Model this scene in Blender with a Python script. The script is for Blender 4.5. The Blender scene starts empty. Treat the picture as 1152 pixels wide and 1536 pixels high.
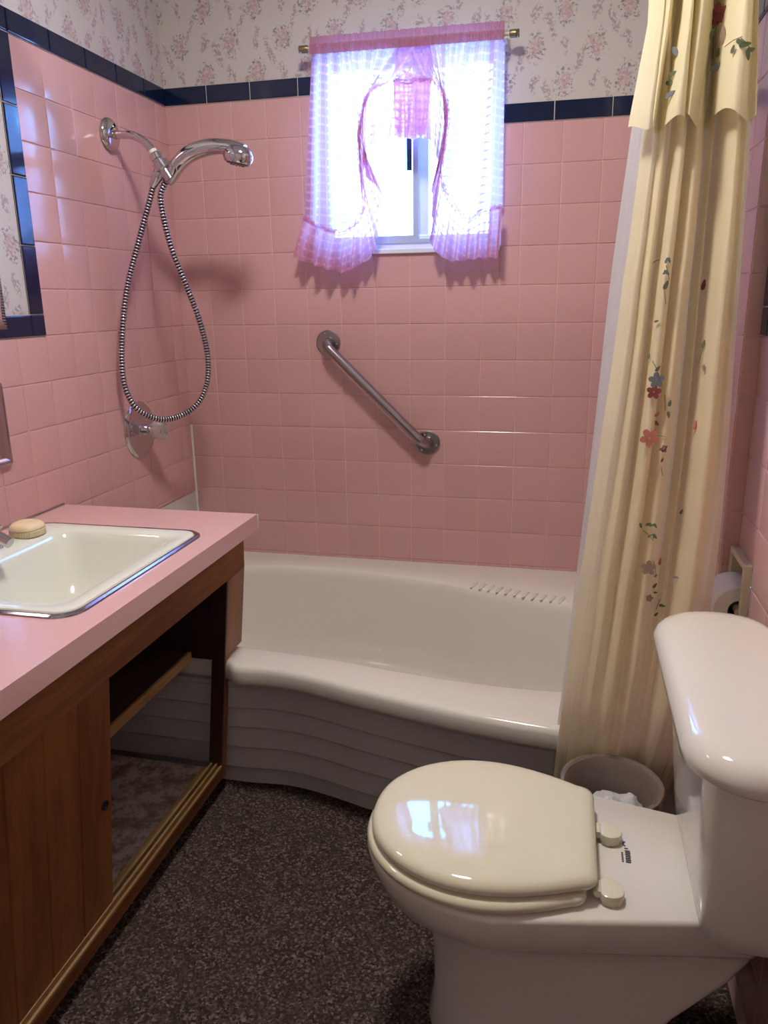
import bpy, math, random
import numpy as np
from mathutils import Vector, Matrix, noise as mnoise
random.seed(7)
S = bpy.context.scene
COL = S.collection
PI = math.pi

# ---------------------------------------------------------------- camera
FPX = 1155.28
CAM = np.array([1.22763593, -2.36773516, 1.785 - 0.577097914])
YAW, PITCH, ROLL = -0.232929849, 0.267849686, -0.0149471428
def cam_axes():
    cy, sy = math.cos(YAW), math.sin(YAW); cp, sp = math.cos(PITCH), math.sin(PITCH)
    fwd = np.array([sy*cp, cy*cp, -sp]); right = np.array([cy, -sy, 0.0]); up = np.cross(right, fwd)
    c, s = math.cos(ROLL), math.sin(ROLL)
    return c*right + s*up, -s*right + c*up, fwd
RT, UP, FW = cam_axes()
def at(px, py, ax, v):
    """where the line of sight through a photo point meets the plane axis=v"""
    d = RT*(px-576)/FPX - UP*(py-768)/FPX + FW
    i = 'xyz'.index(ax)
    return Vector(CAM + d*(v-CAM[i])/d[i])
def proj(P):
    q = np.asarray(P) - CAM
    z = q@FW
    return 576+FPX*(q@RT)/z, 768-FPX*(q@UP)/z, z
cam = bpy.data.cameras.new('camera'); co = bpy.data.objects.new('camera', cam); COL.objects.link(co)
cam.sensor_fit = 'VERTICAL'; cam.sensor_height = 36; cam.sensor_width = 27; cam.lens = FPX/1536*36
cam.clip_start = .01
M = Matrix(((RT[0], UP[0], -FW[0], CAM[0]), (RT[1], UP[1], -FW[1], CAM[1]), (RT[2], UP[2], -FW[2], CAM[2]), (0, 0, 0, 1)))
co.matrix_world = M
S.camera = co

# ---------------------------------------------------------------- materials
class Nodes:
    def __init__(s, name):
        s.m = bpy.data.materials.new(name); s.m.use_nodes = True
        s.t = s.m.node_tree; s.b = s.t.nodes['Principled BSDF']; s.out = s.t.nodes['Material Output']
    def n(s, kind, **kw):
        nd = s.t.nodes.new(kind)
        for k, v in kw.items():
            if k in nd.inputs.keys(): nd.inputs[k].default_value = v
            else: setattr(nd, k, v)
        return nd
    def l(s, a, b): s.t.links.new(a, b)
    def math(s, op, a, b=None, c=None, clamp=False):
        nd = s.t.nodes.new('ShaderNodeMath'); nd.operation = op; nd.use_clamp = clamp
        for i, v in enumerate((a, b, c)):
            if v is None: continue
            if isinstance(v, (int, float)): nd.inputs[i].default_value = v
            else: s.l(v, nd.inputs[i])
        return nd.outputs[0]
    def mix(s, f, a, b):
        nd = s.t.nodes.new('ShaderNodeMix'); nd.data_type = 'RGBA'
        for sock, v in ((nd.inputs[0], f), (nd.inputs[6], a), (nd.inputs[7], b)):
            if isinstance(v, (int, float)): sock.default_value = v
            elif isinstance(v, tuple): sock.default_value = (*v, 1)[:4]
            else: s.l(v, sock)
        return nd.outputs[2]
    def smooth(s, v, lo, hi):
        nd = s.t.nodes.new('ShaderNodeMapRange'); nd.interpolation_type = 'SMOOTHSTEP'
        s.l(v, nd.inputs[0]); nd.inputs[1].default_value = lo; nd.inputs[2].default_value = hi
        return nd.outputs[0]
    def noise(s, scale, detail=3, vec=None, rough=.5):
        nd = s.n('ShaderNodeTexNoise'); nd.inputs['Scale'].default_value = scale; nd.inputs['Detail'].default_value = detail
        nd.inputs['Roughness'].default_value = rough
        s.l(vec if vec is not None else s.pos(), nd.inputs['Vector']); return nd
    def pos(s):
        if not hasattr(s, '_p'): s._p = s.t.nodes.new('ShaderNodeTexCoord').outputs['Object']
        return s._p
    def bump(s, h, strength=.3, dist=.002):
        nd = s.n('ShaderNodeBump'); nd.inputs['Strength'].default_value = strength; nd.inputs['Distance'].default_value = dist
        s.l(h, nd.inputs['Height']); s.l(nd.outputs[0], s.b.inputs['Normal']); return nd

def plain(name, col, rough=.5, metal=0, spec=.5, vary=.04, vscale=8, bump=0, bscale=200, bdist=.0005, trans=0, coat=0):
    N = Nodes(name); b = N.b
    nz = N.noise(vscale, 4)
    c2 = tuple(max(0, x*(1-vary*2)) for x in col)
    N.l(N.mix(nz.outputs['Fac'], c2, tuple(min(1, x*(1+vary*2)) for x in col)), b.inputs['Base Color'])
    b.inputs['Roughness'].default_value = rough; b.inputs['Metallic'].default_value = metal
    b.inputs['Specular IOR Level'].default_value = spec
    b.inputs['Transmission Weight'].default_value = trans
    b.inputs['Coat Weight'].default_value = coat
    if bump:
        N.bump(N.noise(bscale, 2).outputs['Fac'], bump, bdist)
    return N.m

PINK = (.60, .35, .335)
def tile_mat(name, col, rough=.13):
    N = Nodes(name)
    pos = N.pos()
    # each tile its own slight tone
    rnd = N.n('ShaderNodeAttribute'); rnd.attribute_name = 'tone'
    nz = N.noise(5, 3)
    a = N.mix(rnd.outputs['Fac'], tuple(x*.97 for x in col), tuple(min(1, x*1.03) for x in col))
    a = N.mix(N.math('MULTIPLY', nz.outputs['Fac'], .25), a, tuple(min(1, x*1.1) for x in col))
    N.l(a, N.b.inputs['Base Color'])
    N.b.inputs['Roughness'].default_value = rough
    N.bump(N.noise(9, 2).outputs['Fac'], .25, .004)
    return N.m
M_pink = tile_mat('pink_glazed_tile', PINK, .16)
M_navy = tile_mat('navy_glazed_tile', (.004, .011, .042), .1)
M_grout = plain('grout', (.78, .52, .48), .8)
M_plaster = plain('plaster_white', (.62, .60, .56), .6)
M_caulk = plain('white_caulk', (.75, .72, .66), .5)

def wallpaper():
    N = Nodes('floral_wallpaper')
    sp = N.n('ShaderNodeSeparateXYZ'); N.l(N.pos(), sp.inputs[0])
    nz = N.noise(45, 2); sc = N.n('ShaderNodeSeparateColor'); N.l(nz.outputs['Color'], sc.inputs[0])
    u = N.math('ADD', N.math('SUBTRACT', sp.outputs[0], sp.outputs[1]), N.math('MULTIPLY', N.math('SUBTRACT', sc.outputs[0], .5), .04))
    w = N.math('ADD', sp.outputs[2], N.math('MULTIPLY', N.math('SUBTRACT', sc.outputs[1], .5), .04))
    def lattice(ou, ow, pu, pw, su, sw, slant=0):
        a = N.math('SUBTRACT', N.math('FRACT', N.math('ADD', N.math('DIVIDE', u, pu), ou)), .5)
        b = N.math('SUBTRACT', N.math('FRACT', N.math('ADD', N.math('DIVIDE', w, pw), ow)), .5)
        if slant: a = N.math('ADD', a, N.math('MULTIPLY', b, slant))
        a = N.math('MULTIPLY', a, pu/su); b = N.math('MULTIPLY', b, pw/sw)
        return N.math('SQRT', N.math('ADD', N.math('MULTIPLY', a, a), N.math('MULTIPLY', b, b)))
    P, Q = .160, .172
    d = N.math('MINIMUM', lattice(.1, .2, P, Q, .027, .038), lattice(.6, .7, P, Q, .027, .038))
    d2 = N.math('MINIMUM', lattice(.35, .38, P, Q, .011, .042, .35), lattice(.85, .88, P, Q, .011, .042, -.35))
    d2 = N.math('MINIMUM', d2, N.math('MINIMUM', lattice(.6, .2, P, Q, .012, .03, -.3), lattice(.1, .7, P, Q, .012, .03, .3)))
    vo = N.n('ShaderNodeTexVoronoi', Scale=170.0); N.l(N.pos(), vo.inputs['Vector'])
    vs = N.n('ShaderNodeSeparateColor'); N.l(vo.outputs['Color'], vs.inputs[0])
    fine = N.noise(135, 3).outputs['Fac']
    leafm = N.math('GREATER_THAN', vs.outputs[0], .45)
    inner = N.math('SUBTRACT', 1, N.smooth(d, .45, .8))
    outer = N.math('SUBTRACT', 1, N.smooth(d, .8, 1.25))
    spr = N.math('SUBTRACT', 1, N.smooth(d2, .6, 1.1))
    c = N.mix(N.noise(3, 2).outputs['Fac'], (.51, .475, .44), (.57, .53, .49))
    g = N.mix(vs.outputs[1], (.13, .16, .16), (.30, .28, .26))
    k = (.40, .24, .25)
    c = N.mix(N.math('MULTIPLY', N.math('MULTIPLY', spr, N.smooth(fine, .44, .52)), .75), c, N.mix(vs.outputs[2], g, k))
    c = N.mix(N.math('MULTIPLY', N.math('MULTIPLY', outer, N.smooth(fine, .44, .54)), N.math('MULTIPLY', leafm, .95)), c, g)
    c = N.mix(N.math('MULTIPLY', inner, N.math('MULTIPLY', N.smooth(fine, .34, .48), .85)), c, N.mix(vs.outputs[1], k, (.52, .40, .38)))
    N.l(c, N.b.inputs['Base Color']); N.b.inputs['Roughness'].default_value = .6
    return N.m
M_paper = wallpaper()

def carpet():
    N = Nodes('brown_carpet')
    v = N.n('ShaderNodeTexVoronoi', Scale=240.0); N.l(N.pos(), v.inputs['Vector'])
    s = N.n('ShaderNodeSeparateColor'); N.l(v.outputs['Color'], s.inputs[0])
    r = N.n('ShaderNodeValToRGB'); N.l(s.outputs[0], r.inputs[0])
    e = r.color_ramp.elements; e[0].color = (.030, .021, .016, 1); e[1].color = (.23, .18, .15, 1)
    for p, c in ((.3, (.045, .030, .022)), (.55, (.075, .055, .045)), (.8, (.12, .085, .068))):
        q = e.new(p); q.color = (*c, 1)
    nz = N.noise(14, 4).outputs['Fac']
    c = N.mix(N.smooth(nz, .35, .65), r.outputs[0], N.mix(.35, r.outputs[0], (.07, .05, .04)))
    N.l(c, N.b.inputs['Base Color']); N.b.inputs['Roughness'].default_value = .95
    N.b.inputs['Specular IOR Level'].default_value = .1
    N.bump(N.math('ADD', N.noise(260, 4).outputs['Fac'], N.math('MULTIPLY', N.noise(60, 3).outputs['Fac'], .8)), .9, .006)
    return N.m
M_carpet = carpet()

def wood(name, a, b, axis=2, scale=14, rough=.42):
    N = Nodes(name)
    mp = N.n('ShaderNodeMapping'); N.l(N.pos(), mp.inputs[0])
    sc = [scale]*3; sc[axis] = scale*.10; mp.inputs['Scale'].default_value = sc
    n1 = N.noise(1.6, 5, mp.outputs[0]); n2 = N.noise(9, 4, mp.outputs[0])
    f = N.math('ADD', N.math('MULTIPLY', n1.outputs['Fac'], .7), N.math('MULTIPLY', n2.outputs['Fac'], .3))
    N.l(N.mix(N.smooth(f, .35, .65), a, b), N.b.inputs['Base Color'])
    N.b.inputs['Roughness'].default_value = rough
    N.bump(n2.outputs['Fac'], .12, .001)
    return N.m
M_wood = wood('varnished_wood', (.17, .060, .013), (.29, .105, .024))
M_woodh = wood('varnished_wood_rail', (.17, .060, .013), (.28, .105, .026), axis=1, rough=.75)
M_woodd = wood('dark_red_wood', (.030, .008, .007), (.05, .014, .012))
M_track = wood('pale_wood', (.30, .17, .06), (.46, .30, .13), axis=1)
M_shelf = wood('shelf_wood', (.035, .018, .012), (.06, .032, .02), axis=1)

def vinyl():
    N = Nodes('marbled_vinyl')
    f = N.noise(26, 6, rough=.7).outputs['Fac']; g = N.noise(70, 4).outputs['Fac']
    c = N.mix(N.smooth(f, .38, .6), (.24, .15, .10), (.62, .54, .46))
    c = N.mix(N.smooth(g, .5, .7), c, (.36, .27, .21))
    N.l(c, N.b.inputs['Base Color']); N.b.inputs['Roughness'].default_value = .5
    return N.m
M_vinyl = vinyl()
M_lam = plain('pink_laminate', (.65, .39, .37), .24, vary=.03, vscale=300, bump=.12, bscale=350, bdist=.0006)
M_lamw = plain('white_edge_banding', (.62, .58, .52), .5)
M_enamel = plain('cream_enamel', (.68, .65, .57), .12, vary=.01)
M_enamelw = plain('sink_enamel', (.70, .71, .61), .10, vary=.02)
M_porc = plain('bone_porcelain', (.70, .66, .59), .07, vary=.01)
M_seat = plain('bone_seat_plastic', (.68, .635, .47), .05, vary=.01)
M_chrome = plain('chrome', (.62, .60, .62), .09, metal=1, vary=.02)
M_brush = plain('brushed_steel', (.36, .33, .33), .28, metal=1, vary=.05, bump=.05, bscale=400)
M_ssrim = plain('stainless_sink_rim', (.45, .44, .48), .16, metal=1)
M_white = plain('white_vinyl_frame', (.72, .75, .78), .35, vary=.01)
M_alu = plain('aluminium_frame', (.50, .55, .60), .35, metal=.4)
M_dark = plain('dark_plastic', (.02, .03, .06), .3)
M_black = plain('shade_black', (.012, .012, .014), .5)  # black put in for the shade of the toe gap and finger hole
M_soap = plain('cream_soap', (.78, .62, .38), .4, vary=.03, vscale=40)
M_almond = plain('almond_ceramic', (.62, .54, .36), .2)
M_tissue = plain('white_tissue', (.82, .78, .70), .9, bump=.2)
M_mirror = plain('mirror_glass', (.85, .87, .88), .02, metal=1, vary=0)
M_rod = plain('cream_rod', (.60, .55, .46), .35)
M_brass = plain('antique_brass', (.28, .24, .13), .35, metal=.8)
M_binm = plain('brown_bin_plastic', (.16, .085, .06), .4)
M_ceil = plain('ceiling_paint', (.84, .80, .74), .8)
M_paint = plain('back_wall_paint', (.80, .74, .64), .7)

def glass_mat(name, col, rough=0.0):
    N = Nodes(name)
    tr = N.n('ShaderNodeBsdfTransparent'); tr.inputs[0].default_value = (*col, 1)
    gl = N.n('ShaderNodeBsdfGlossy'); gl.inputs['Roughness'].default_value = .02
    mx = N.n('ShaderNodeMixShader'); fr = N.n('ShaderNodeFresnel'); fr.inputs[0].default_value = 1.35
    N.l(fr.outputs[0], mx.inputs[0]); N.l(tr.outputs[0], mx.inputs[1]); N.l(gl.outputs[0], mx.inputs[2])
    N.l(mx.outputs[0], N.out.inputs[0]); return N.m
M_glass = glass_mat('window_glass', (.96, .98, 1))
M_acryl = plain('clear_acrylic', (.85, .84, .84), .08, trans=.75)

def cloth(name, col, transl=.35, open_=0.0, vary=.06, weave=0, gloss=.0, bscale=260, lines=None):
    N = Nodes(name)
    nz = N.noise(16, 4)
    c = N.mix(nz.outputs['Fac'], tuple(x*(1-vary) for x in col), tuple(min(1, x*(1+vary)) for x in col))
    df = N.n('ShaderNodeBsdfDiffuse'); tl = N.n('ShaderNodeBsdfTranslucent')
    N.l(c, df.inputs[0]); N.l(c, tl.inputs[0])
    bp = N.n('ShaderNodeBump', Strength=.25, Distance=.001); N.l(N.noise(bscale, 2).outputs['Fac'], bp.inputs['Height'])
    N.l(bp.outputs[0], df.inputs['Normal'])
    mx = N.n('ShaderNodeMixShader', Fac=transl); N.l(df.outputs[0], mx.inputs[1]); N.l(tl.outputs[0], mx.inputs[2])
    last = mx.outputs[0]
    if gloss:
        g = N.n('ShaderNodeBsdfGlossy', Roughness=.38); g.inputs[0].default_value = (1, .97, .9, 1); N.l(bp.outputs[0], g.inputs['Normal'])
        m2 = N.n('ShaderNodeMixShader', Fac=gloss); N.l(last, m2.inputs[1]); N.l(g.outputs[0], m2.inputs[2]); last = m2.outputs[0]
    if open_:
        tp = N.n('ShaderNodeBsdfTransparent')
        m3 = N.n('ShaderNodeMixShader')
        N.l(last, m3.inputs[2]); N.l(tp.outputs[0], m3.inputs[1])
        if lines:       # woven plaid threads, denser bands in the cloth's own UVs
            uv = N.n('ShaderNodeUVMap'); sp = N.n('ShaderNodeSeparateXYZ'); N.l(uv.outputs[0], sp.inputs[0])
            def band(s_, per, wd):
                f = N.math('ABSOLUTE', N.math('SUBTRACT', N.math('FRACT', N.math('DIVIDE', s_, per)), .5))
                return N.math('SUBTRACT', 1, N.smooth(f, wd, wd*1.6))
            b = N.math('MAXIMUM', band(sp.outputs[0], lines, .08), band(sp.outputs[1], lines, .11))
            ge = N.n('ShaderNodeNewGeometry'); dt = N.n('ShaderNodeVectorMath', operation='DOT_PRODUCT')
            N.l(ge.outputs['Normal'], dt.inputs[0]); N.l(ge.outputs['Incoming'], dt.inputs[1])
            cs = N.math('MAXIMUM', N.math('ABSOLUTE', dt.outputs['Value']), .12)
            op = N.math('MULTIPLY', open_, N.math('SUBTRACT', 1, N.math('MULTIPLY', b, .88)))
            f = N.math('SUBTRACT', 1, N.math('POWER', op, N.math('DIVIDE', 1, cs)))
            tp.inputs[0].default_value = (.92, .72, .95, 1)
            N.l(f, m3.inputs[0])
        else: m3.inputs[0].default_value = 1-open_
        last = m3.outputs[0]
    N.l(last, N.out.inputs[0]); return N.m
M_curt = cloth('cream_satin_fabric', (.90, .80, .55), .45, gloss=.06)
M_val = cloth('cream_valance_fabric', (.88, .80, .55), .40, gloss=.06)
M_liner = cloth('white_liner_vinyl', (.80, .82, .78), .5, open_=.25, gloss=.05)
M_sheer = cloth('pink_sheer', (.82, .50, .64), .55, open_=.42, lines=.022)
M_sheer2 = cloth('pink_sheer_ruffle', (.82, .42, .55), .5, open_=.32, lines=.022)
M_seam = cloth('pink_gathered_seam', (.74, .30, .42), .4, open_=.25)
M_head = cloth('dimmed_pink_header', (.50, .21, .29), .3, open_=.08)  # same pink cloth, colour dulled for the dim strip without backlight
M_bag = cloth('thin_plastic_film', (.62, .56, .50), .4, open_=.72, gloss=.12)
M_bagw = cloth('white_plastic_bag', (.82, .82, .84), .35, open_=.08, gloss=.1)
M_red = plain('red_thread', (.25, .045, .05), .6); M_coral = plain('coral_thread', (.50, .17, .13), .6)
M_leaf = plain('green_thread', (.12, .15, .07), .6); M_blue = plain('grey_blue_thread', (.17, .19, .20), .6)
M_taupe = plain('taupe_thread', (.27, .19, .13), .6)
M_ink = plain('dark_ink', (.03, .03, .04), .5); M_inkb = plain('blue_ink', (.10, .12, .40), .5)

# ---------------------------------------------------------------- mesh helpers
class MB:
    def __init__(s): s.v = []; s.f = []; s.mi = []; s.uv = {}; s.cur = 0; s.tone = []
    def add(s, vs, fs, mi=None, tone=0.5):
        o = len(s.v); s.v += [tuple(p) for p in vs]; s.tone += [tone]*len(vs)
        for f in fs: s.f.append([i+o for i in f]); s.mi.append(s.cur if mi is None else mi)
        return o
    def box(s, x0, x1, y0, y1, z0, z1, mi=None):
        vs = [(x, y, z) for x in (x0, x1) for y in (y0, y1) for z in (z0, z1)]
        s.add(vs, [(0, 1, 3, 2), (4, 6, 7, 5), (0, 4, 5, 1), (2, 3, 7, 6), (0, 2, 6, 4), (1, 5, 7, 3)], mi)
    def loft(s, rings, cap0=True, cap1=True, closed=True, mi=None):
        n = len(rings[0]); vs = [p for r in rings for p in r]; fs = []
        for i in range(len(rings)-1):
            for j in range(n if closed else n-1):
                k = (j+1) % n
                fs.append((i*n+j, i*n+k, (i+1)*n+k, (i+1)*n+j))
        if cap0: fs.append(tuple(reversed(range(n))))
        if cap1: fs.append(tuple(range((len(rings)-1)*n, len(rings)*n)))
        s.add(vs, fs, mi)
    def tube(s, pts, r, seg=12, caps=True, mi=None):
        pts = [Vector(p) for p in pts]; rs = r if isinstance(r, (list, tuple)) else [r]*len(pts)
        T = [(pts[min(i+1, len(pts)-1)]-pts[max(i-1, 0)]).normalized() for i in range(len(pts))]
        a = Vector((0, 0, 1)) if abs(T[0].z) < .9 else Vector((1, 0, 0))
        nrm = T[0].cross(a).normalized(); rings = []
        for i, p in enumerate(pts):
            nrm = (nrm - T[i]*nrm.dot(T[i])).normalized(); b = T[i].cross(nrm)
            rings.append([p+(nrm*math.cos(q)+b*math.sin(q))*rs[i] for q in [2*PI*k/seg for k in range(seg)]])
        s.loft(rings, caps, caps, mi=mi)
    def lathe(s, c, ax, prof, seg=32, mi=None):
        """prof: (distance along axis, radius)"""
        c = Vector(c); ax = Vector(ax).normalized(); a = Vector((0, 0, 1)) if abs(ax.z) < .9 else Vector((1, 0, 0))
        u = ax.cross(a).normalized(); w = ax.cross(u)
        s.loft([[c+ax*d+(u*math.cos(q)+w*math.sin(q))*r for q in [2*PI*k/seg for k in range(seg)]] for d, r in prof], mi=mi)
    def ball(s, c, rx, ry, rz, seg=16, rot=None, mi=None):
        rings = []
        for i in range(1, seg//2):
            t = PI*i/(seg//2)
            ring = []
            for k in range(seg):
                q = 2*PI*k/seg; p = Vector((rx*math.sin(t)*math.cos(q), ry*math.sin(t)*math.sin(q), -rz*math.cos(t)))
                if rot is not None: p = rot@p
                ring.append(Vector(c)+p)
            rings.append(ring)
        s.loft(rings, mi=mi)
    def build(s, name, mats, parent=None, smooth=True, ang=35, bevel=0, sub=0, solid=0):
        me = bpy.data.meshes.new(name); me.from_pydata(s.v, [], s.f)
        mats = mats if isinstance(mats, (list, tuple)) else [mats]
        for m in mats: me.materials.append(m)
        me.polygons.foreach_set('material_index', s.mi)
        at_ = me.attributes.new('tone', 'FLOAT', 'POINT'); at_.data.foreach_set('value', s.tone)
        if s.uv:
            ul = me.uv_layers.new(name='UVMap')
            for lp in me.loops: ul.data[lp.index].uv = s.uv.get(lp.vertex_index, (0, 0))
        import bmesh
        bm = bmesh.new(); bm.from_mesh(me); bmesh.ops.recalc_face_normals(bm, faces=bm.faces); bm.to_mesh(me); bm.free()
        if smooth:
            me.shade_smooth(); me.set_sharp_from_angle(angle=math.radians(ang))
        o = bpy.data.objects.new(name, me); COL.objects.link(o)
        if parent: o.parent = parent; o.matrix_parent_inverse = Matrix.Translation(-parent.location)
        if bevel:
            b = o.modifiers.new('bevel', 'BEVEL'); b.width = bevel; b.segments = 3; b.limit_method = 'ANGLE'; b.angle_limit = math.radians(40)
        if solid:
            b = o.modifiers.new('solid', 'SOLIDIFY'); b.thickness = solid; b.offset = 0
        if sub:
            b = o.modifiers.new('sub', 'SUBSURF'); b.levels = sub; b.render_levels = sub
        return o
def tag(o, label=None, cat=None, group=None, kind=None):
    if label: o['label'] = label
    if cat: o['category'] = cat
    if group: o['group'] = group
    if kind: o['kind'] = kind
    return o
def thing(name, loc, label, cat, group=None):
    o = bpy.data.objects.new(name, None); COL.objects.link(o); o.location = loc; o.empty_display_size = .05
    return tag(o, label, cat, group)
def spline(pts, n=8, closed=False):
    pts = [Vector(p) for p in pts]; out = []; m = len(pts)
    for i in range(m if closed else m-1):
        if closed: p = [pts[(i+k) % m] for k in (-1, 0, 1, 2)]
        else: p = [pts[max(i-1, 0)], pts[i], pts[i+1], pts[min(i+2, m-1)]]
        for k in range(n):
            t = k/n
            out.append(.5*((2*p[1])+(p[2]-p[0])*t+(2*p[0]-5*p[1]+4*p[2]-p[3])*t*t+(3*p[1]-p[0]-3*p[2]+p[3])*t**3))
    if not closed: out.append(pts[-1])
    return out
def interp(x, xs, ys): return float(np.interp(x, xs, ys))
def smoothi(x, xs, ys):
    """catmull through (xs, ys)"""
    i = max(0, min(len(xs)-2, int(np.searchsorted(xs, x)-1)))
    t = (x-xs[i])/(xs[i+1]-xs[i]); t = max(0, min(1, t))
    y0, y1, y2, y3 = ys[max(i-1, 0)], ys[i], ys[i+1], ys[min(i+2, len(ys)-1)]
    return .5*(2*y1+(y2-y0)*t+(2*y0-5*y1+4*y2-y3)*t*t+(3*y1-y0-3*y2+y3)*t**3)

# ---------------------------------------------------------------- room shell
T = .108; TZ = .10784; Z0 = 1.785
def rz(r): return Z0 - r*TZ
LY0 = -.0656; LP = .106
def lcol(m): return 0.0 if m == 0 else LY0-(m-1)*LP
CEIL = 2.44; RX = 1.535; RN = 1.565; YB = -2.75; YST = -.845
OX0, OX1, OZ0, OZ1 = .475, 1.024, 1.352, 1.885
GAP = .0011
def rects_minus(r, holes):
    out = [r]
    for h in holes:
        nx = []
        for (a, b, c, d) in out:
            if h[1] <= a or h[0] >= b or h[3] <= c or h[2] >= d: nx.append((a, b, c, d)); continue
            if h[0] > a: nx.append((a, h[0], c, d))
            if h[1] < b: nx.append((h[1], b, c, d))
            l, rr = max(a, h[0]), min(b, h[1])
            if h[2] > c: nx.append((l, rr, c, h[2]))
            if h[3] < d: nx.append((l, rr, h[3], d))
        out = nx
    return out
class Wall:
    def __init__(s, axis, v, nrm): s.mb = MB(); s.axis = axis; s.v = v; s.n = nrm; s.navy = MB()
    def P(s, u, z, d):
        return (u, s.v+s.n*d, z) if s.axis == 'y' else (s.v+s.n*d, u, z)
    def quad(s, a, b, c, d, mi, off=0):
        s.mb.add([s.P(a, c, off), s.P(b, c, off), s.P(b, d, off), s.P(a, d, off)], [(0, 1, 2, 3)], mi)
    def tile(s, a, b, c, d, mi, th=.0020, mb=None):
        if b-a < .006 or d-c < .006: return
        a += GAP; b -= GAP; c += GAP; d -= GAP; e = .0028; e2 = .0010
        t = [random.uniform(-.00009, .00009) for _ in range(4)]
        mb = mb or s.mb
        q = lambda i, j, o, k: s.P(i, j, o+t[k])
        vs = [s.P(a, c, 0), s.P(b, c, 0), s.P(b, d, 0), s.P(a, d, 0),
              q(a, c, th*.6, 0), q(b, c, th*.6, 1), q(b, d, th*.6, 2), q(a, d, th*.6, 3),
              q(a+e2, c+e2, th*.9, 0), q(b-e2, c+e2, th*.9, 1), q(b-e2, d-e2, th*.9, 2), q(a+e2, d-e2, th*.9, 3),
              q(a+e, c+e, th, 0), q(b-e, c+e, th, 1), q(b-e, d-e, th, 2), q(a+e, d-e, th, 3)]
        fs = [(12, 13, 14, 15)]
        for k in range(3):
            for i in range(4): j = (i+1) % 4; fs.append((k*4+i, k*4+j, k*4+4+j, k*4+4+i))
        mb.add(vs, fs, mi, random.random())

# back wall: 0 grout 1 pink 2 paper 3 plaster
W = Wall('y', 0, -1)
hole = [(OX0, OX1, OZ0, OZ1)]
XE = RN+.03
for r in rects_minus((-.03, XE, 0, Z0), hole): W.quad(*r, 0)
def tiles(W, us, zs, mi, holes=(), th=.0020, mb=None):
    for i in range(len(us)-1):
        for j in range(len(zs)-1):
            a, b = sorted((us[i], us[i+1])); c, d = sorted((zs[j], zs[j+1]))
            for r in rects_minus((a, b, c, d), holes): W.tile(*r, mi, th, mb)
us = [k*T for k in range(15)]; us[-1] = RX
rows = [rz(i) for i in range(14)]+[.372]
tiles(W, us, rows, 1, hole+[(1.024, RX+.1, rz(1), 3)])
for r in rects_minus((-.03, XE, Z0, CEIL), hole): W.quad(*r, 2)
W.quad(1.024, XE, rz(1), Z0+.001, 2, .0008)
wb = W.mb.build('wall_back', [M_grout, M_pink, M_paper, M_plaster], smooth=True, ang=7); tag(wb, kind='structure')
Wn = Wall('y', 0, -1)
def trim(name, W_, us, zs):
    mb = MB(); tiles(W_, us, zs, 0, th=.006, mb=mb)
    a, b = min(us), max(us); c, d = min(zs), max(zs)
    mb.add([W_.P(a, c, .003), W_.P(b, c, .003), W_.P(b, d, .003), W_.P(a, d, .003)], [(0, 1, 2, 3)], 1)
    return tag(mb.build(name, [M_navy, M_groutw], ang=7), kind='structure')
M_groutw = plain('pale_grout', (.60, .55, .50), .8)
trim('trim_1', Wn, [.004, .140, .279, .428, OX0], [Z0, Z0+.05])
trim('trim_2', Wn, [OX1, 1.162, 1.315, 1.465, RX], [rz(1), rz(1)+.05])

# left wall
L = Wall('x', 0, 1)
L.quad(YB, .0, 0, Z0, 0)
cols = [lcol(m) for m in range(8)]
tiles(L, cols, rows, 1, [(-.262, .01, 0, .587)])
L.quad(-.262, 0, .372, .587, 3, .002)
near = [lcol(m) for m in range(7, 27)]; near[-1] = YB
tiles(L, near, [rz(i) for i in range(6, 11)], 1)
L.quad(YB, 0, Z0+.0, CEIL, 2)
L.quad(YB, lcol(7)-.05, rz(6)+.05, Z0+.001, 2, .0012)
lw = L.mb.build('wall_left', [M_grout, M_pink, M_paper, M_plaster], ang=7); tag(lw, kind='structure')
trim('trim_3', L, [-.002, -.129, -.272, -.414, -.558, -.706, -.752], [Z0, Z0+.05])
trim('trim_4', L, [lcol(7), lcol(7)-.05], [Z0, 1.639, 1.491, 1.342, rz(6)+.05])
trim('trim_5', L, [lcol(7), lcol(7)-.05]+[lcol(7)-.05-.152*k for k in range(1, 13)], [rz(6), rz(6)+.05])

# right wall: alcove part stands 3 cm proud of the near part
Rr = Wall('x', RX, -1)
Rr.quad(YST, 0, 0, rz(1), 0)
rc = [-.108*k for k in range(9)]
rc[-1] = YST
tiles(Rr, rc, [rz(i) for i in range(1, 14)]+[.372], 1)
Rr.quad(YST, 0, rz(1), CEIL, 2)
Rr.mb.add([(RX, YST, 0), (RN, YST, 0), (RN, YST, CEIL), (RX, YST, CEIL)], [(0, 1, 2, 3)], 0)
ret = Wall('y', YST, -1)
tiles(ret, [RX, RN], [rz(i) for i in range(1, 14)]+[.372], 1, mb=Rr.mb)
Rn = Wall('x', RN, -1); Rn.mb = Rr.mb
PHH = (-.966, -.861, .600, .738)
for q_ in rects_minus((YB, YST, 0, rz(6)), [PHH]): Rn.quad(*q_, 0)
rn = [YST-.03-.108*k for k in range(0, 18)]; rn[0] = YST
tiles(Rn, rn, [rz(i) for i in range(6, 17)], 1, [PHH])
Rn.quad(YB, YST, rz(6), CEIL, 2)
rw = Rr.mb.build('wall_right', [M_grout, M_pink, M_paper, M_plaster], ang=7); tag(rw, kind='structure')
trim('trim_6', Rr, [-.003, -.15, -.30, -.45, -.60, -.75, YST], [rz(1), rz(1)+.05])
trim('trim_7', Rn, [YST, YST-.05], [rz(1)+.05, 1.639, 1.491, 1.342, rz(6)+.05])
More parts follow.
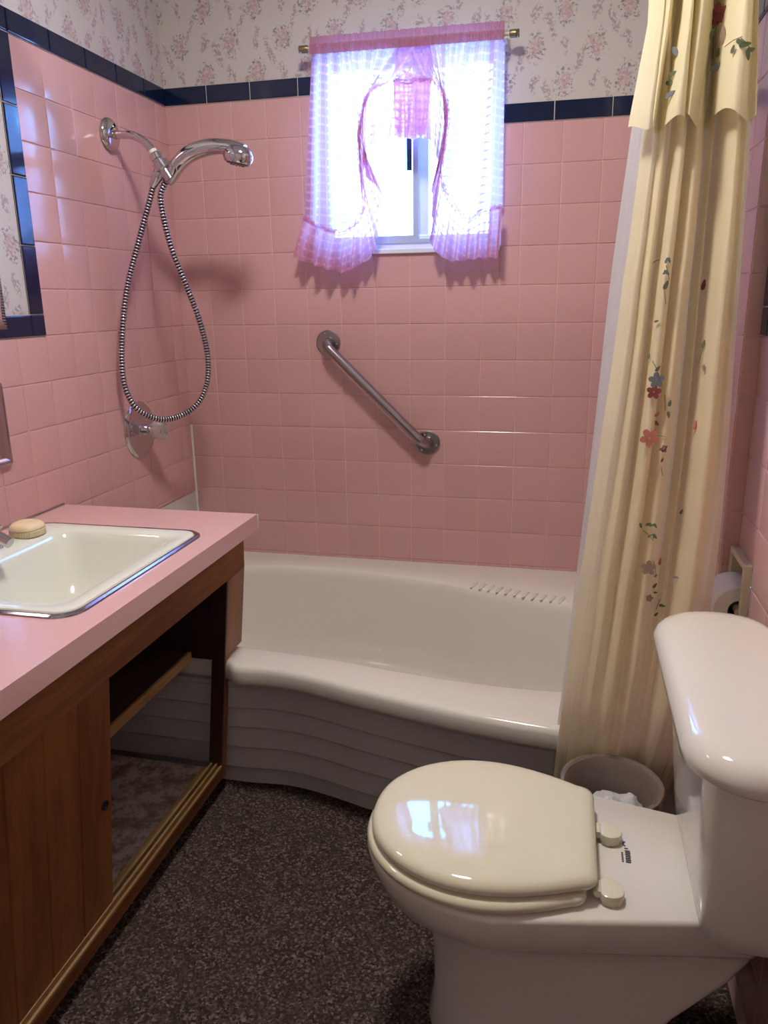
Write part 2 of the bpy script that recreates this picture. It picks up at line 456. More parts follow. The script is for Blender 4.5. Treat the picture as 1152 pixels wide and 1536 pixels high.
trim('trim_8', Rn, [YST, YST-.05]+[YST-.05-.152*k for k in range(1, 11)], [rz(6), rz(6)+.05])
# front wall (behind the camera), floor, ceiling
mb = MB(); mb.add([(-.03, YB, 0), (XE, YB, 0), (XE, YB, CEIL), (-.03, YB, CEIL)], [(0, 1, 2, 3)])
tag(mb.build('wall_front', M_paint), kind='structure')
mb = MB(); mb.add([(-.03, YB, 0), (XE, YB, 0), (XE, .0, 0), (-.03, .0, 0)], [(0, 1, 2, 3)])
tag(mb.build('floor', M_carpet), kind='structure')
mb = MB(); mb.add([(-.03, YB, CEIL), (XE, YB, CEIL), (XE, .0, CEIL), (-.03, .0, CEIL)], [(0, 1, 2, 3)])
tag(mb.build('ceiling', M_ceil), kind='structure')
# white caulk up the left corner
mb = MB(); mb.tube([(.003, -.003, .375), (.003, -.003, .60), (.003, -.003, .815)], .0045, 8)
tag(mb.build('trim_9', M_caulk), kind='structure')

# ---------------------------------------------------------------- window
win = bpy.data.objects.new('window_1', None); COL.objects.link(win); win.location = (.75, 0, OZ0); win['kind'] = 'structure'
mb = MB(); D = .085
for a in ((OX0, OX0-.0, 0),): pass
def ring(mb, x0, x1, z0, z1, w, y0, y1):
    mb.box(x0, x0+w, y0, y1, z0, z1); mb.box(x1-w, x1, y0, y1, z0, z1)
    mb.box(x0+w, x1-w, y0, y1, z0, z0+w); mb.box(x0+w, x1-w, y0, y1, z1-w, z1)
mb = MB()
mb.add([(OX0, 0, OZ0), (OX0, D, OZ0), (OX0, D, OZ1), (OX0, 0, OZ1)], [(0, 1, 2, 3)])
mb.add([(OX1, 0, OZ0), (OX1, D, OZ0), (OX1, D, OZ1), (OX1, 0, OZ1)], [(0, 1, 2, 3)])
mb.add([(OX0, 0, OZ1), (OX0, D, OZ1), (OX1, D, OZ1), (OX1, 0, OZ1)], [(0, 1, 2, 3)])
mb.build('window_reveal', M_white, win)
mb = MB(); mb.box(OX0, OX1, -.012, .045, OZ0-.010, OZ0+.004); mb.build('window_sill', M_white, win, bevel=.002)
mb = MB(); ring(mb, OX0, OX1, OZ0+.004, OZ1, .022, .035, .085); mb.build('window_frame', M_white, win, bevel=.002)
mb = MB(); mb.box(OX0+.02, OX1-.02, .030, .046, OZ0+.022, OZ0+.030); mb.box(OX0+.02, OX1-.02, .052, .060, OZ0+.022, OZ0+.034)
mb.build('window_track', M_alu, win)
mb = MB(); ring(mb, OX0+.022, .775, OZ0+.028, OZ1-.02, .017, .042, .056); s1 = mb.build('sliding_sash', M_alu, win, bevel=.001)
mb = MB(); ring(mb, .758, OX1-.022, OZ0+.028, OZ1-.02, .017, .062, .076); mb.box(.7755, .802, .064, .074, OZ0+.046, OZ1-.038); s2 = mb.build('fixed_sash', M_white, win, bevel=.001)
mb = MB(); mb.box(OX0+.04, .76, .0475, .0495, OZ0+.04, OZ1-.03); mb.build('window_pane', M_glass, s1)
mb = MB(); mb.box(.772, OX1-.036, .0675, .0695, OZ0+.04, OZ1-.03); mb.build('window_pane', M_glass, s2)
mb = MB(); mb.box(.742, .757, .030, .042, 1.575, 1.665); mb.box(.745, .753, .022, .03, 1.60, 1.63); mb.build('sash_latch', M_dark, s1, bevel=.002)

# ---------------------------------------------------------------- bathtub
RXS = [0, .30, .45, .466, .480, .50, .57, .66, .785, .97, 1.09, 1.23, 1.533]
RYS = [-.803, -.803, -.803, -.806, -.830, -.833, -.827, -.838, -.872, -.915, -.940, -.957, -.965]
def yf(x): return smoothi(x, RXS, RYS)
def yfa(x): return smoothi(x, [0, .30, .46, .57, .66, .785, .97, 1.09, 1.23, 1.533], [-.830, -.830, -.834, -.826, -.838, -.872, -.915, -.940, -.957, -.965])
TR = .375
def ring_in(ex, a, e2, z, sh=0):
    out = []; NN = 256; cx = .765
    for k in range(NN):
        q = 2*PI*k/NN; c, s_ = math.cos(q), math.sin(q)
        n_e = 2/ex; t_e = (abs(c)**n_e+abs(s_)**n_e)**(-1/n_e)
        x = cx + (.685-a)*c*t_e
        yfr = smoothi(x, [.05, .47, .71, .88, 1.04, 1.23, 1.46], [-.715, -.719, -.74, -.77, -.79, -.802, -.80])
        ybk = smoothi(x, [.05, .24, .41, .64, .86, 1.0, 1.16, 1.46], [-.13, -.118, -.112, -.122, -.158, -.205, -.25, -.30])
        m, h = (yfr+ybk)/2, (ybk-yfr)/2
        y = m + (h-e2)*s_*t_e
        out.append((x, y, z))
    return out
def ring_out(inset, z):
    out = []; NN = 256; cx = .7665; A = .7655-inset*.2
    for k in range(NN):
        q = 2*PI*k/NN; c, s_ = math.cos(q), math.sin(q); t_e = (abs(c)**24+abs(s_)**24)**(-1/24)
        x = cx + A*c*t_e
        f = yf(x)+inset; b = -.002
        y = (f+b)/2 + (b-f)/2*s_*t_e
        out.append((x, y, z))
    return out
tub = thing('bathtub', (.7665, -.45, 0), 'cream alcove bathtub with a bowed front apron of lapped ribs beneath the window', 'bathtub')
mb = MB()
rings = [ring_out(.012, .322), ring_out(.002, .328), ring_out(0, .335), ring_out(0, .360), ring_out(.003, .369), ring_out(.010, TR-.0005)]
def mixr(a, b, t): return [tuple(Vector(p).lerp(Vector(q), t)) for p, q in zip(a, b)]
I0 = ring_in(.42, -.012, -.008, TR)
O1 = ring_out(.016, TR)
rings += [O1, mixr(O1, I0, .5), I0, ring_in(.42, -.004, -.003, TR-.002), ring_in(.42, .006, .004, TR-.010), ring_in(.42, .012, .010, TR-.028),
          ring_in(.45, .03, .022, .27), ring_in(.48, .055, .038, .16), ring_in(.5, .08, .055, .10), ring_in(.55, .12, .085, .075), ring_in(.6, .2, .13, .066), ring_in(.6, .4, .24, .062)]
mb.loft(rings, cap0=False, cap1=True)
body = mb.build('tub_body', M_enamel, tub, ang=60)
# soap ledge ridges on the back rim
mb = MB()
for k in range(11):
    x = .985+k*.026; y = smoothi(x, [.9, 1.0, 1.16, 1.46], [-.165, -.200, -.25, -.30])
    mb.ball((x, y+.014, TR), .006, .026, .0045, 12, rot=Matrix.Rotation(-.35, 3, 'Z'))
mb.build('soap_ridges', M_enamel, tub)
# apron with lapped ribs
prof = [(.330, .012), (.326, .040), (.312, .044), (.300, .046), (.296, .050)]
zl = [.296, .236, .176, .113, .046]; ins = .050
for a, b in zip(zl[:-1], zl[1:]):
    prof += [(a-.004, ins+.002), (b+.006, ins-.002), (b+.001, ins+.001), (b, ins+.008)]; ins += .010
prof += [(.040, ins), (.0, ins)]
mb = MB(); xs = [i*1.530/240+.002 for i in range(241)]
mb.loft([[(x, (yf(x) if z > .329 else yfa(x) if z < .32 else max(yf(x), yfa(x)))+i_, z) for x in xs] for z, i_ in prof], cap0=False, cap1=False, closed=False)
mb.build('apron', plain('grey_white_apron_enamel', (.66, .62, .61), .3, vary=.02), tub, ang=25)
mb = MB(); mb.lathe((.10, -.42, .19), (1, 0, -.15), [(0, .034), (.004, .034), (.007, .028), (.008, .010)]); mb.build('overflow_plate', M_chrome, tub)
mb = MB(); mb.lathe((.36, -.42, .063), (0, 0, 1), [(0, .03), (.003, .03), (.004, .018)]); mb.build('drain', M_chrome, tub)

# ---------------------------------------------------------------- vanity
CT = .721
def lean(p):
    x, y, z = p
    return (x-(.62-z)*.105 if z < .62 else x, y, z)
def leanbox(mb, x0, x1, y0, y1, z0, z1, mi=None):
    o = len(mb.v); mb.box(x0, x1, y0, y1, z0, z1, mi)
    for i in range(o, len(mb.v)): mb.v[i] = lean(mb.v[i])
VX = .486; VE = -2.30
van = thing('vanity_cabinet', (.25, -1.5, 0), 'brown varnished wooden vanity cabinet with an open doorway, under the pink counter', 'cabinet')
mb = MB(); leanbox(mb, VX-.02, VX, VE, -.713, .585, .68); mb.build('top_rail', M_woodh, van, bevel=.001)
mb = MB(); leanbox(mb, VX-.02, VX, -.808, -.713, .385, .5849); leanbox(mb, VX-.02, VX, -.808, -.785, .045, .3849); mb.build('stile', M_wood, van, bevel=.001)
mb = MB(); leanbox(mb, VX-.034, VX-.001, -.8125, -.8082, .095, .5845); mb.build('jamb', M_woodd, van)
mb = MB(); leanbox(mb, VX-.020, VX-.001, VE, -.809, .045, .082); mb.build('bottom_rail', M_woodh, van, bevel=.001)
mb = MB()
leanbox(mb, VX-.030, VX-.024, VE, -.814, .075, .094); leanbox(mb, VX-.016, VX-.010, VE, -.814, .0822, .094); leanbox(mb, VX-.0035, VX+.0015, VE, -.814, .0822, .090)
leanbox(mb, VX-.05, VX-.031, VE, -.814, .072, .080)
mb.build('door_track', M_track, van, bevel=.0008)
# sliding door: planks with v grooves
door = MB(); ys = [-1.283, -1.375, -1.465, -1.555, -1.65, -1.745, -1.84, -1.935, -2.03, -2.125, -2.22, VE]
pr = [(ys[0], VX-.012)]
for y in ys[1:-1]: pr += [(y+.0025, VX-.012), (y, VX-.0145), (y-.0025, VX-.012)]
pr.append((ys[-1], VX-.012))
ra = [lean((x, y, .0842)) for y, x in pr]; rb = [lean((x, y, .5845)) for y, x in pr]
rm = [lean((x, y, .3)) for y, x in pr]
door.loft([ra, rm, rb], cap0=False, cap1=False, closed=False)
door.add([lean((VX-.012, ys[0], .0842)), lean((VX-.028, ys[0], .0842)), lean((VX-.028, ys[0], .5845)), lean((VX-.012, ys[0], .5845))], [(0, 1, 2, 3)])
door.add([lean((VX-.028, ys[0], .0842)), lean((VX-.028, VE, .0842)), lean((VX-.028, VE, .5845)), lean((VX-.028, ys[0], .5845))], [(0, 1, 2, 3)])
dr = door.build('door', M_wood, van, ang=20)
hp = at(158, 1208, 'x', VX-.012-(.62-.345)*.105)
mb = MB(); mb.lathe(hp+Vector((-.002, 0, 0)), (1, 0, 0), [(0, .0095), (.003, .0095), (.0035, .0075), (.001, .007)], 20); mb.build('finger_hole', M_black, dr)  # black disc stands in for the dark inside of the finger hole
mb = MB(); mb.box(.01, .404, VE, -.80, .052, .070); mb.build('cabinet_floor', M_vinyl, van)
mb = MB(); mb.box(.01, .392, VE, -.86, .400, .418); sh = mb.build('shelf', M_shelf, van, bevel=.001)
mb = MB(); mb.box(.3922, .400, VE, -.86, .398, .420); mb.build('shelf_edge', M_track, sh, bevel=.001)
mb = MB(); mb.box(.335, .35, VE, -.86, 0.001, .051); mb.build('toe_kick', M_black, van)  # board coloured black for the shadow under the cabinet
mb = MB(); mb.box(.01, VX-.021, VE-.018, VE-.001, .052, .679); mb.build('side_panel', M_wood, van)
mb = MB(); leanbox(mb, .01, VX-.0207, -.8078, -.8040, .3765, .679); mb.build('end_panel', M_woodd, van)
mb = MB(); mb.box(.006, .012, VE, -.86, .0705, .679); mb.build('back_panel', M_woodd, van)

# countertop with a cut-out for the basin
SX0, SX1, SY0, SY1 = .052, .474, -1.372, -.876
def rrect(x0, x1, y0, y1, r, z, n=8):
    out = []
    for cx, cy, a0 in ((x1-r, y1-r, 0), (x0+r, y1-r, 90), (x0+r, y0+r, 180), (x1-r, y0+r, 270)):
        for k in range(n+1):
            a = math.radians(a0+90*k/n); out.append((cx+r*math.cos(a), cy+r*math.sin(a), z))
    return out
ctop = thing('countertop', (.26, -1.5, CT-.04), 'pink laminate countertop running along the left tiled wall over the brown cabinet', 'countertop')
CX, CY0, CY1 = .523, VE-.03, -.712
mb = MB()
def slab_ring(z):
    inner = rrect(SX0+.012, SX1-.012, SY0+.012, SY1-.012, .045, z)
    outer = []
    for i, p in enumerate(inner):
        blk = i//9; k = i % 9
        # project to the outer rectangle by corner blocks
        X = CX if blk in (0, 3) else .001; Y = CY1 if blk in (0, 1) else CY0
        px_, py_ = p[0], p[1]
        if blk in (0, 2):
            outer.append((X, py_ + (Y-py_)*min(1, k/4), z) if k <= 4 else (X + (px_-X)*min(1, (k-4)/4), Y, z))
        else:
            outer.append((px_+(X-px_)*min(1, k/4), Y, z) if k <= 4 else (X, Y+(py_-Y)*min(1, (k-4)/4), z))
    return inner, outer
i1, o1 = slab_ring(CT); i0, o0 = slab_ring(CT-.039)
mb.loft([i0, i1, o1, o0], cap0=False, cap1=False)
n_ = len(i1)
mb.build('laminate_top', M_lam, ctop, ang=30)
mb = MB(); mb.box(CX-.0205, CX+.002, CY1+.0003, CY1+.004, CT-.034, CT-.001); mb.build('end_edge_chip', M_lamw, ctop, bevel=.001)
mb = MB(); mb.tube([(.006, VE, CT+.003), (.006, -1.5, CT+.003), (.006, -.722, CT+.003)], .0045, 8); mb.build('wall_edge_strip', M_chrome, ctop)

# sink
sink = thing('sink', (.26, -1.12, CT), 'white enamel drop-in sink with a polished steel rim, set into the pink countertop', 'sink')
mb = MB()
R_ = lambda ins, z, r: rrect(SX0+ins, SX1-ins, SY0+ins, SY1-ins, r, z)
mb.loft([R_(0, CT+.0004, .046), R_(.001, CT+.003, .045), R_(.005, CT+.0055, .042), R_(.010, CT+.005, .039), R_(.012, CT+.002, .037)], cap0=False, cap1=False)
mb.build('metal_rim', M_ssrim, sink)
mb = MB()
def bas(x0, x1, y0, y1, r, z): return rrect(x0, x1, y0, y1, r, z)
mb.loft([R_(.012, CT+.002, .037), R_(.014, CT+.0062, .035), R_(.020, CT+.0075, .030),
         bas(.145, .428, -1.330, -.925, .045, CT+.006), bas(.152, .421, -1.323, -.932, .042, CT+.000), bas(.158, .415, -1.317, -.940, .042, CT-.015),
         bas(.180, .400, -1.295, -.965, .048, CT-.075), bas(.195, .385, -1.275, -.985, .05, CT-.115), bas(.22, .36, -1.24, -1.02, .045, CT-.132), bas(.26, .31, -1.15, -1.10, .02, CT-.136)], cap0=False)
mb.build('basin', M_enamelw, sink, ang=50)
mb = MB(); mb.lathe((.285, -1.125, CT-.137), (0, 0, 1), [(0, .026), (.004, .026), (.005, .018), (.003, .012)]); mb.build('drain', M_chrome, sink)

# faucet, mostly outside the picture
fc = thing('faucet', (.09, -1.15, CT+.008), 'chrome faucet on the back ledge of the white sink, its handle beside the soap', 'faucet')
mb = MB(); mb.loft([rrect(.065, .115, -1.24, -1.06, .024, CT+.0078), rrect(.067, .113, -1.238, -1.062, .023, CT+.018), rrect(.072, .108, -1.233, -1.067, .018, CT+.022)]); mb.build('base_plate', M_chrome, fc)
mb = MB(); mb.tube(spline([(.09, -1.15, CT+.02), (.092, -1.15, CT+.045), (.115, -1.15, CT+.062), (.16, -1.15, CT+.060), (.195, -1.15, CT+.045)], 6), [.014]*8+[.012]*8+[.011]*9, 14); mb.build('spout', M_chrome, fc)
for y in (-1.078, -1.222):
    mb = MB(); mb.lathe((.09, y, CT+.02), (0, 0, 1), [(0, .015), (.012, .016), (.022, .012), (.028, .013), (.036, .008)])
    for k in range(5):
        a = 2*PI*k/5+.3; mb.ball((.09+.014*math.cos(a), y+.014*math.sin(a), CT+.050), .011, .011, .008, 10)
    mb.ball((.09, y, CT+.052), .014, .014, .009, 14)
    mb.build('handle', M_chrome, fc)

# soap on the back ledge
sp = at(42, 800, 'z', CT+.010)
soap = thing('soap_bar', tuple(sp), 'cream bar of soap on its ribbed base, standing on the sink ledge by the faucet', 'soap')
mb = MB()
def sup(cx, cy, a, b, z, e=.7, n=40):
    return [(cx+a*math.copysign(abs(math.cos(q))**e, math.cos(q)), cy+b*math.copysign(abs(math.sin(q))**e, math.sin(q)), z) for q in [2*PI*k/n for k in range(n)]]
rg = []
for k in range(9):
    t = k/8*PI/2; rg.append(sup(sp.x, sp.y, .0175+.0155*math.cos(t), .017+.016*math.cos(t), CT+.0235+.014*math.sin(t)))
mb.loft([sup(sp.x, sp.y, .029, .029, CT+.018)]+rg); mb.build('soap_body', M_soap, soap)
mb = MB(); n = 80; rg = []
for z, s_ in ((CT+.0077, .92), (CT+.009, 1), (CT+.020, 1), (CT+.0215, .97)):
    rg.append([(sp.x+(.034+.0009*(j % 2))*s_*math.copysign(abs(math.cos(q))**.75, math.cos(q)), sp.y+(.032+.0009*(j % 2))*s_*math.copysign(abs(math.sin(q))**.75, math.sin(q)), z) for j, q in enumerate([2*PI*k/n for k in range(n)])])
mb.loft(rg); mb.build('ribbed_base', plain('tan_soap_base', (.62, .52, .32), .5), soap, ang=20)

# mirror cabinet, chrome plate on left wall
mir = thing('mirror_cabinet', (.02, -1.1, 1.17), 'frameless mirror cabinet on the left wall inside the navy tile border', 'mirror')
mb = MB(); mb.box(.0015, .045, -1.50, -.898, 1.172, 1.78); mb.build('case', M_chrome, mir)
mb = MB(); y0, y1, z0, z1 = -1.51, -.888, 1.160, 1.79
mb.add([(.0455, y0, z0), (.0455, y1, z0), (.0455, y1, z1), (.0455, y0, z1), (.047, y0, z0), (.047, y1, z0), (.047, y1, z1), (.047, y0, z1),
        (.051, y0+.018, z0+.018), (.051, y1-.018, z0+.018), (.051, y1-.018, z1-.018), (.051, y0+.018, z1-.018)],
       [(8, 9, 10, 11), (4, 5, 9, 8), (5, 6, 10, 9), (6, 7, 11, 10), (7, 4, 8, 11), (0, 1, 5, 4), (1, 2, 6, 5), (2, 3, 7, 6), (3, 0, 4, 7)])
mb.build('mirror_door', M_mirror, mir, smooth=False)
pl_ = thing('wall_plate', (.006, -.97, .95), 'chrome wall plate on the pink tiles at left edge, above the soap', 'wall plate')
mb = MB(); mb.loft([[(x, y_, z_) for (y_, z_, _) in rrect(-1.05+i, -.885-i, .862+i, 1.045-i, .004, 0)] for x, i in ((.0021, 0), (.010, 0), (.013, .003), (.013, .010), (.008, .016))]); mb.build('plate', M_chrome, pl_)

# ---------------------------------------------------------------- shower fittings
def flange(c, ax, r, h): 
    return [(0, r), (h*.25, r), (h*.6, r*.9), (h*.9, r*.6), (h, r*.35)]
AY = -.337
arm = thing('hand_shower', (0, AY, 1.647), 'chrome hand shower on its wall arm with a ribbed metal hose hanging in a loop', 'shower head')
mb = MB(); mb.lathe((.004, AY, 1.647), (1, 0, 0), [(0, .041), (.003, .042), (.008, .040), (.014, .031), (.018, .015)], 40); mb.build('wall_flange', M_chrome, arm)
P_ = lambda x, y, Y=AY: at(x, y, 'y', Y)
mb = MB(); mb.tube(spline([(.008, AY, 1.645), P_(178, 202), P_(198, 203), P_(212, 209), P_(222, 218), P_(230, 229)], 6), .0105, 14); mb.build('arm_pipe', M_chrome, arm)
a_, b_ = P_(229, 227), P_(251, 262)
ax_ = (b_-a_)
mb = MB(); mb.lathe(a_-ax_*.03, ax_, [(0, .0115), (.010, .012)], 20, mi=1)
mb.lathe(a_+ax_*.10, ax_, [(0, .0135), (.004, .017), (.018, .017), (.020, .015), (.026, .015), (.028, .022), (.048, .022), (.052, .015), (.078, .014)], 24, mi=0)
mb.build('diverter', [M_chrome, M_caulk], arm)
h0, h1 = P_(243, 250), P_(231, 275)
mb = MB(); mb.lathe(h0, h1-h0, [(0, .012), (.008, .0155), (.030, .015), (.052, .0115), (.058, .010)], 20); mb.build('hose_nut', M_chrome, arm)
HY = -.325
H = lambda x, y, Y=HY: at(x, y, 'y', Y)
cr0, cr1 = H(264, 248), H(252, 272)
mb = MB(); mb.lathe(cr0, cr1-cr0, [(0, .019), (.004, .0225), (.030, .020), (.045, .016), (.052, .011)], 24); 
mb.tube([P_(244, 250), H(257, 258)], .009, 10)
mb.build('handset_cradle', M_chrome, arm)
hc = spline([H(254, 267), H(261, 256), H(272, 241), H(288, 229), H(308, 222), H(330, 219.5), H(350, 223), H(364, 230)], 6)
rr = [interp(i/(len(hc)-1), [0, .2, .5, .75, .9, 1], [.014, .021, .0215, .019, .021, .023]) for i in range(len(hc))]
mb = MB(); mb.tube(hc, rr, 20)
hs = mb.build('handset', M_chrome, arm)
hcn = H(358, 231)
rot = Matrix.Rotation(math.radians(12), 3, 'Y')
mb = MB(); rg = []
for z, r in ((.020, .004), (.0195, .012), (.017, .020), (.010, .0285), (.0, .033), (-.010, .0335), (-.018, .031), (-.021, .029)):
    rg.append([hcn+rot@Vector((r*1.22*math.cos(q), r*math.sin(q), z*1.1)) for q in [2*PI*k/32 for k in range(32)]])
mb.loft(rg); mb.build('spray_head', M_chrome, hs)
mb = MB(); mb.loft([[hcn+rot@Vector((r*1.1*math.cos(q), r*math.sin(q), z)) for q in [2*PI*k/32 for k in range(32)]] for z, r in ((-.0205, .028), (-.0255, .0265), (-.027, .02))])
for k in range(12):
    q = 2*PI*k/12; mb.ball(hcn+rot@Vector((.017*math.cos(q), .016*math.sin(q), -.0275)), .0018, .0018, .002, 8)
mb.build('spray_face', plain('dark_chrome_face', (.10, .10, .13), .25, metal=.6), hs)
hx = [((231, 275), 'y', -.337), ((222, 310), 'x', .106), ((206, 370), 'x', .080), ((191, 430), 'x', .056), ((184, 490), 'x', .040), ((183, 550), 'x', .036), ((190, 588), 'x', .042), ((208, 615), 'x', .062), ((240, 629), 'x', .096), ((272, 623), 'x', .130),
      ((297, 605), 'x', .165), ((311, 572), 'x', .190), ((311, 530), 'x', .200), ((299, 480), 'x', .197), ((280, 430), 'x', .183), ((258, 375), 'x', .160), ((245, 325), 'x', .143), ((241, 293), 'x', .140), ((250, 270), 'y', HY)]
hp_ = spline([at(a[0], a[1], b, c) for a, b, c in hx], 40)
# arc-length resample so every coil of the hose is equal
d_ = [0]
for i in range(1, len(hp_)): d_.append(d_[-1]+(hp_[i]-hp_[i-1]).length)
tot = d_[-1]; NR = int(tot/.0082); pts = []
hpn = np.array([list(p) for p in hp_])
for k in range(NR*4+1):
    s_ = tot*k/(NR*4); pts.append(Vector([float(np.interp(s_, d_, hpn[:, i])) for i in range(3)]))
rad = [(.0085, .0092, .0085, .0058)[k % 4] for k in range(len(pts))]
mb = MB(); mb.tube(pts, rad, 10)
for fi in range(len(mb.f)-2):
    rk = (fi//10) % 4
    mb.mi[fi] = 1 if rk in (2, 3) else 0
mb.build('hose', [plain('hose_chrome', (.62, .60, .63), .2, metal=1), plain('hose_dark_groove', (.03, .03, .05), .4, metal=.3)], arm, ang=80)

# valve
vv = thing('shower_valve', (.004, -.327, .849), 'round chrome shower valve plate with a clear knob on the left tiled wall', 'shower valve')
mb = MB(); mb.lathe((.0015, -.327, .850), (1, 0, 0), [(0, .083), (.003, .083), (.008, .078), (.011, .068), (.009, .058), (.010, .045), (.014, .034), (.016, .020)], 56); mb.build('escutcheon', M_chrome, vv)
mb = MB(); mb.lathe((.018, -.327, .850), (1, 0, 0), [(0, .017), (.018, .016), (.020, .012), (.030, .012)], 24); mb.build('stem', M_chrome, vv)
mb = MB(); rg = []
for d, r in ((.044, .012), (.046, .018), (.052, .025), (.074, .027), (.084, .024), (.086, .016), (.082, .008)):
    rg.append([(d, -.327+(r+.0015*(r > .02)*math.cos(8*q))*math.cos(q), .850+(r+.0015*(r > .02)*math.cos(8*q))*math.sin(q)) for q in [2*PI*k/64 for k in range(64)]])
mb.loft(rg); mb.build('knob', M_acryl, vv)

# grab bar
g0, g1 = Vector((.496, 0, 1.083)), Vector((.812, 0, .774))
gb = thing('grab_bar', ((g0+g1)/2), 'diagonal brushed steel grab bar on the pink tiled back wall below the window', 'grab bar')
dv = (g1-g0).normalized(); off = Vector((0, -.050, 0))
pth = [g0+Vector((0, -.006, 0)), g0+Vector((0, -.022, 0)), g0+Vector((0, -.038, 0))+dv*.005, g0+Vector((0, -.048, 0))+dv*.017, g0+off*1.02+dv*.035]
pth2 = [g1+off*1.02-dv*.035, g1+Vector((0, -.048, 0))-dv*.017, g1+Vector((0, -.038, 0))-dv*.005, g1+Vector((0, -.022, 0)), g1+Vector((0, -.006, 0))]
mb = MB(); mb.tube(spline(pth+[g0.lerp(g1, .35)+off*1.02, g0.lerp(g1, .65)+off*1.02]+pth2, 6), .0145, 20); mb.build('bar', M_brush, gb)
for g in (g0, g1):
    mb = MB(); mb.lathe(g+Vector((0, -.0021, 0)), (0, -1, 0), [(0, .039), (.0035, .039), (.006, .036), (.0062, .019), (.010, .018)], 40)
    fl = mb.build('flange', M_brush, gb)
    for k in range(3):
        q = math.radians(90+120*k+20)
        mb = MB(); mb.lathe(g+Vector((.029*math.cos(q), -.0095, .029*math.sin(q))), (0, -1, 0), [(0, .004), (.0012, .0038), (.002, .002)], 12); mb.build('screw', M_chrome, fl)

# ---------------------------------------------------------------- window curtain
CYW = -.058
rod = thing('curtain_rod', (.758, CYW, 1.888), 'slim cream curtain rod with antique brass ends above the window', 'curtain rod')
e0, e1 = at(456, 74, 'y', CYW), at(771, 50, 'y', CYW)
mb = MB(); mb.tube([e0, e1], .0055, 12); mb.build('pole', M_rod, rod)
for e, s_ in ((e0, -1), (e1, 1)):
    mb = MB(); mb.lathe(e-Vector((s_*.012, 0, 0)), (s_, 0, 0), [(0, .0085), (.004, .010), (.018, .010), (.020, .0085), (.023, .011), (.026, .009)], 16); mb.build('finial', M_brass, rod)
    mb = MB(); mb.box(e.x-s_*.024-.005, e.x-s_*.024+.005, -.062, -.0005, e.z-.012, e.z-.0056); mb.box(e.x-s_*.024-.008, e.x-s_*.024+.008, -.004, -.0004, e.z-.026, e.z+.012); mb.build('bracket', M_rod, rod)

wc = thing('window_curtain', (.758, CYW, 1.30), 'sheer pink ruffled priscilla curtain gathered on the rod over the window', 'curtain')
def wpt(p, Y=-.052): return at(p[0], p[1], 'y', Y)
def resample(pts, n, Y):
    q = spline([wpt(p, Y) for p in pts], 12); a = np.array([list(v) for v in q])
    d = np.r_[0, np.cumsum(np.linalg.norm(np.diff(a, axis=0), axis=1))]
    t = np.linspace(0, d[-1], n)
    return np.stack([np.interp(t, d, a[:, i]) for i in range(3)], 1), d[-1]
def sheet(name, A, B, mat, n=160, m=24, amp=(.006, .012), freq=40, seed=0, Y=-.052, uvs=(1, 1), parent=None, edge=0, ph=0):
    """cloth between outline A (top/seam) and outline B (hem), gathered in waves"""
    a, la = resample(A, n, Y); b, lb = resample(B, n, Y)
    mb = MB(); vs = []; fs = []
    for i in range(n):
        u = i/(n-1)
        wv = math.sin(2*PI*freq*u+seed+2.2*math.sin(7*u+seed)) + .5*math.sin(2*PI*freq*.43*u+2*seed)
        for j in range(m):
            v = j/(m-1)
            p = Vector(a[i]).lerp(Vector(b[i]), v)
            am = amp[0]+(amp[1]-amp[0])*v
            p.y += am*wv + .004*mnoise.noise(Vector((u*6, v*4, seed)))
            p.z += edge*v*v*math.cos(2*PI*freq*u+seed)
            vs.append(p)
            mb.uv[i*m+j] = (u*(la+lb)/2*uvs[0]*1.8, v*((Vector(a[i])-Vector(b[i])).length)*uvs[1])
    for i in range(n-1):
        for j in range(m-1): fs.append((i*m+j, (i+1)*m+j, (i+1)*m+j+1, i*m+j+1))
    mb.add(vs, fs)
    return mb.build(name, mat, parent or wc, ang=180)
SL = [(648, 120), (622, 117), (600, 119), (580, 123), (562, 130), (548, 150), (541, 180), (538, 215), (540, 250), (545, 285), (545, 310), (533, 335), (508, 347), (480, 340), (455, 325)]
HL = [(640, 203), (618, 208), (598, 204), (582, 208), (568, 207), (560, 204), (557, 222), (545, 246), (553, 268), (572, 290), (568, 335), (561, 378), (540, 396), (510, 408), (440, 386)]
SR = [(590, 119), (610, 124), (628, 120), (650, 123), (665, 140), (672, 170), (668, 210), (663, 250), (666, 283), (682, 310), (702, 327), (722, 317), (753, 309)]
HR = [(592, 205), (607, 209), (628, 205), (646, 212), (654, 228), (657, 252), (652, 268), (648, 292), (649, 330), (648, 370), (676, 391), (712, 388), (748, 386)]
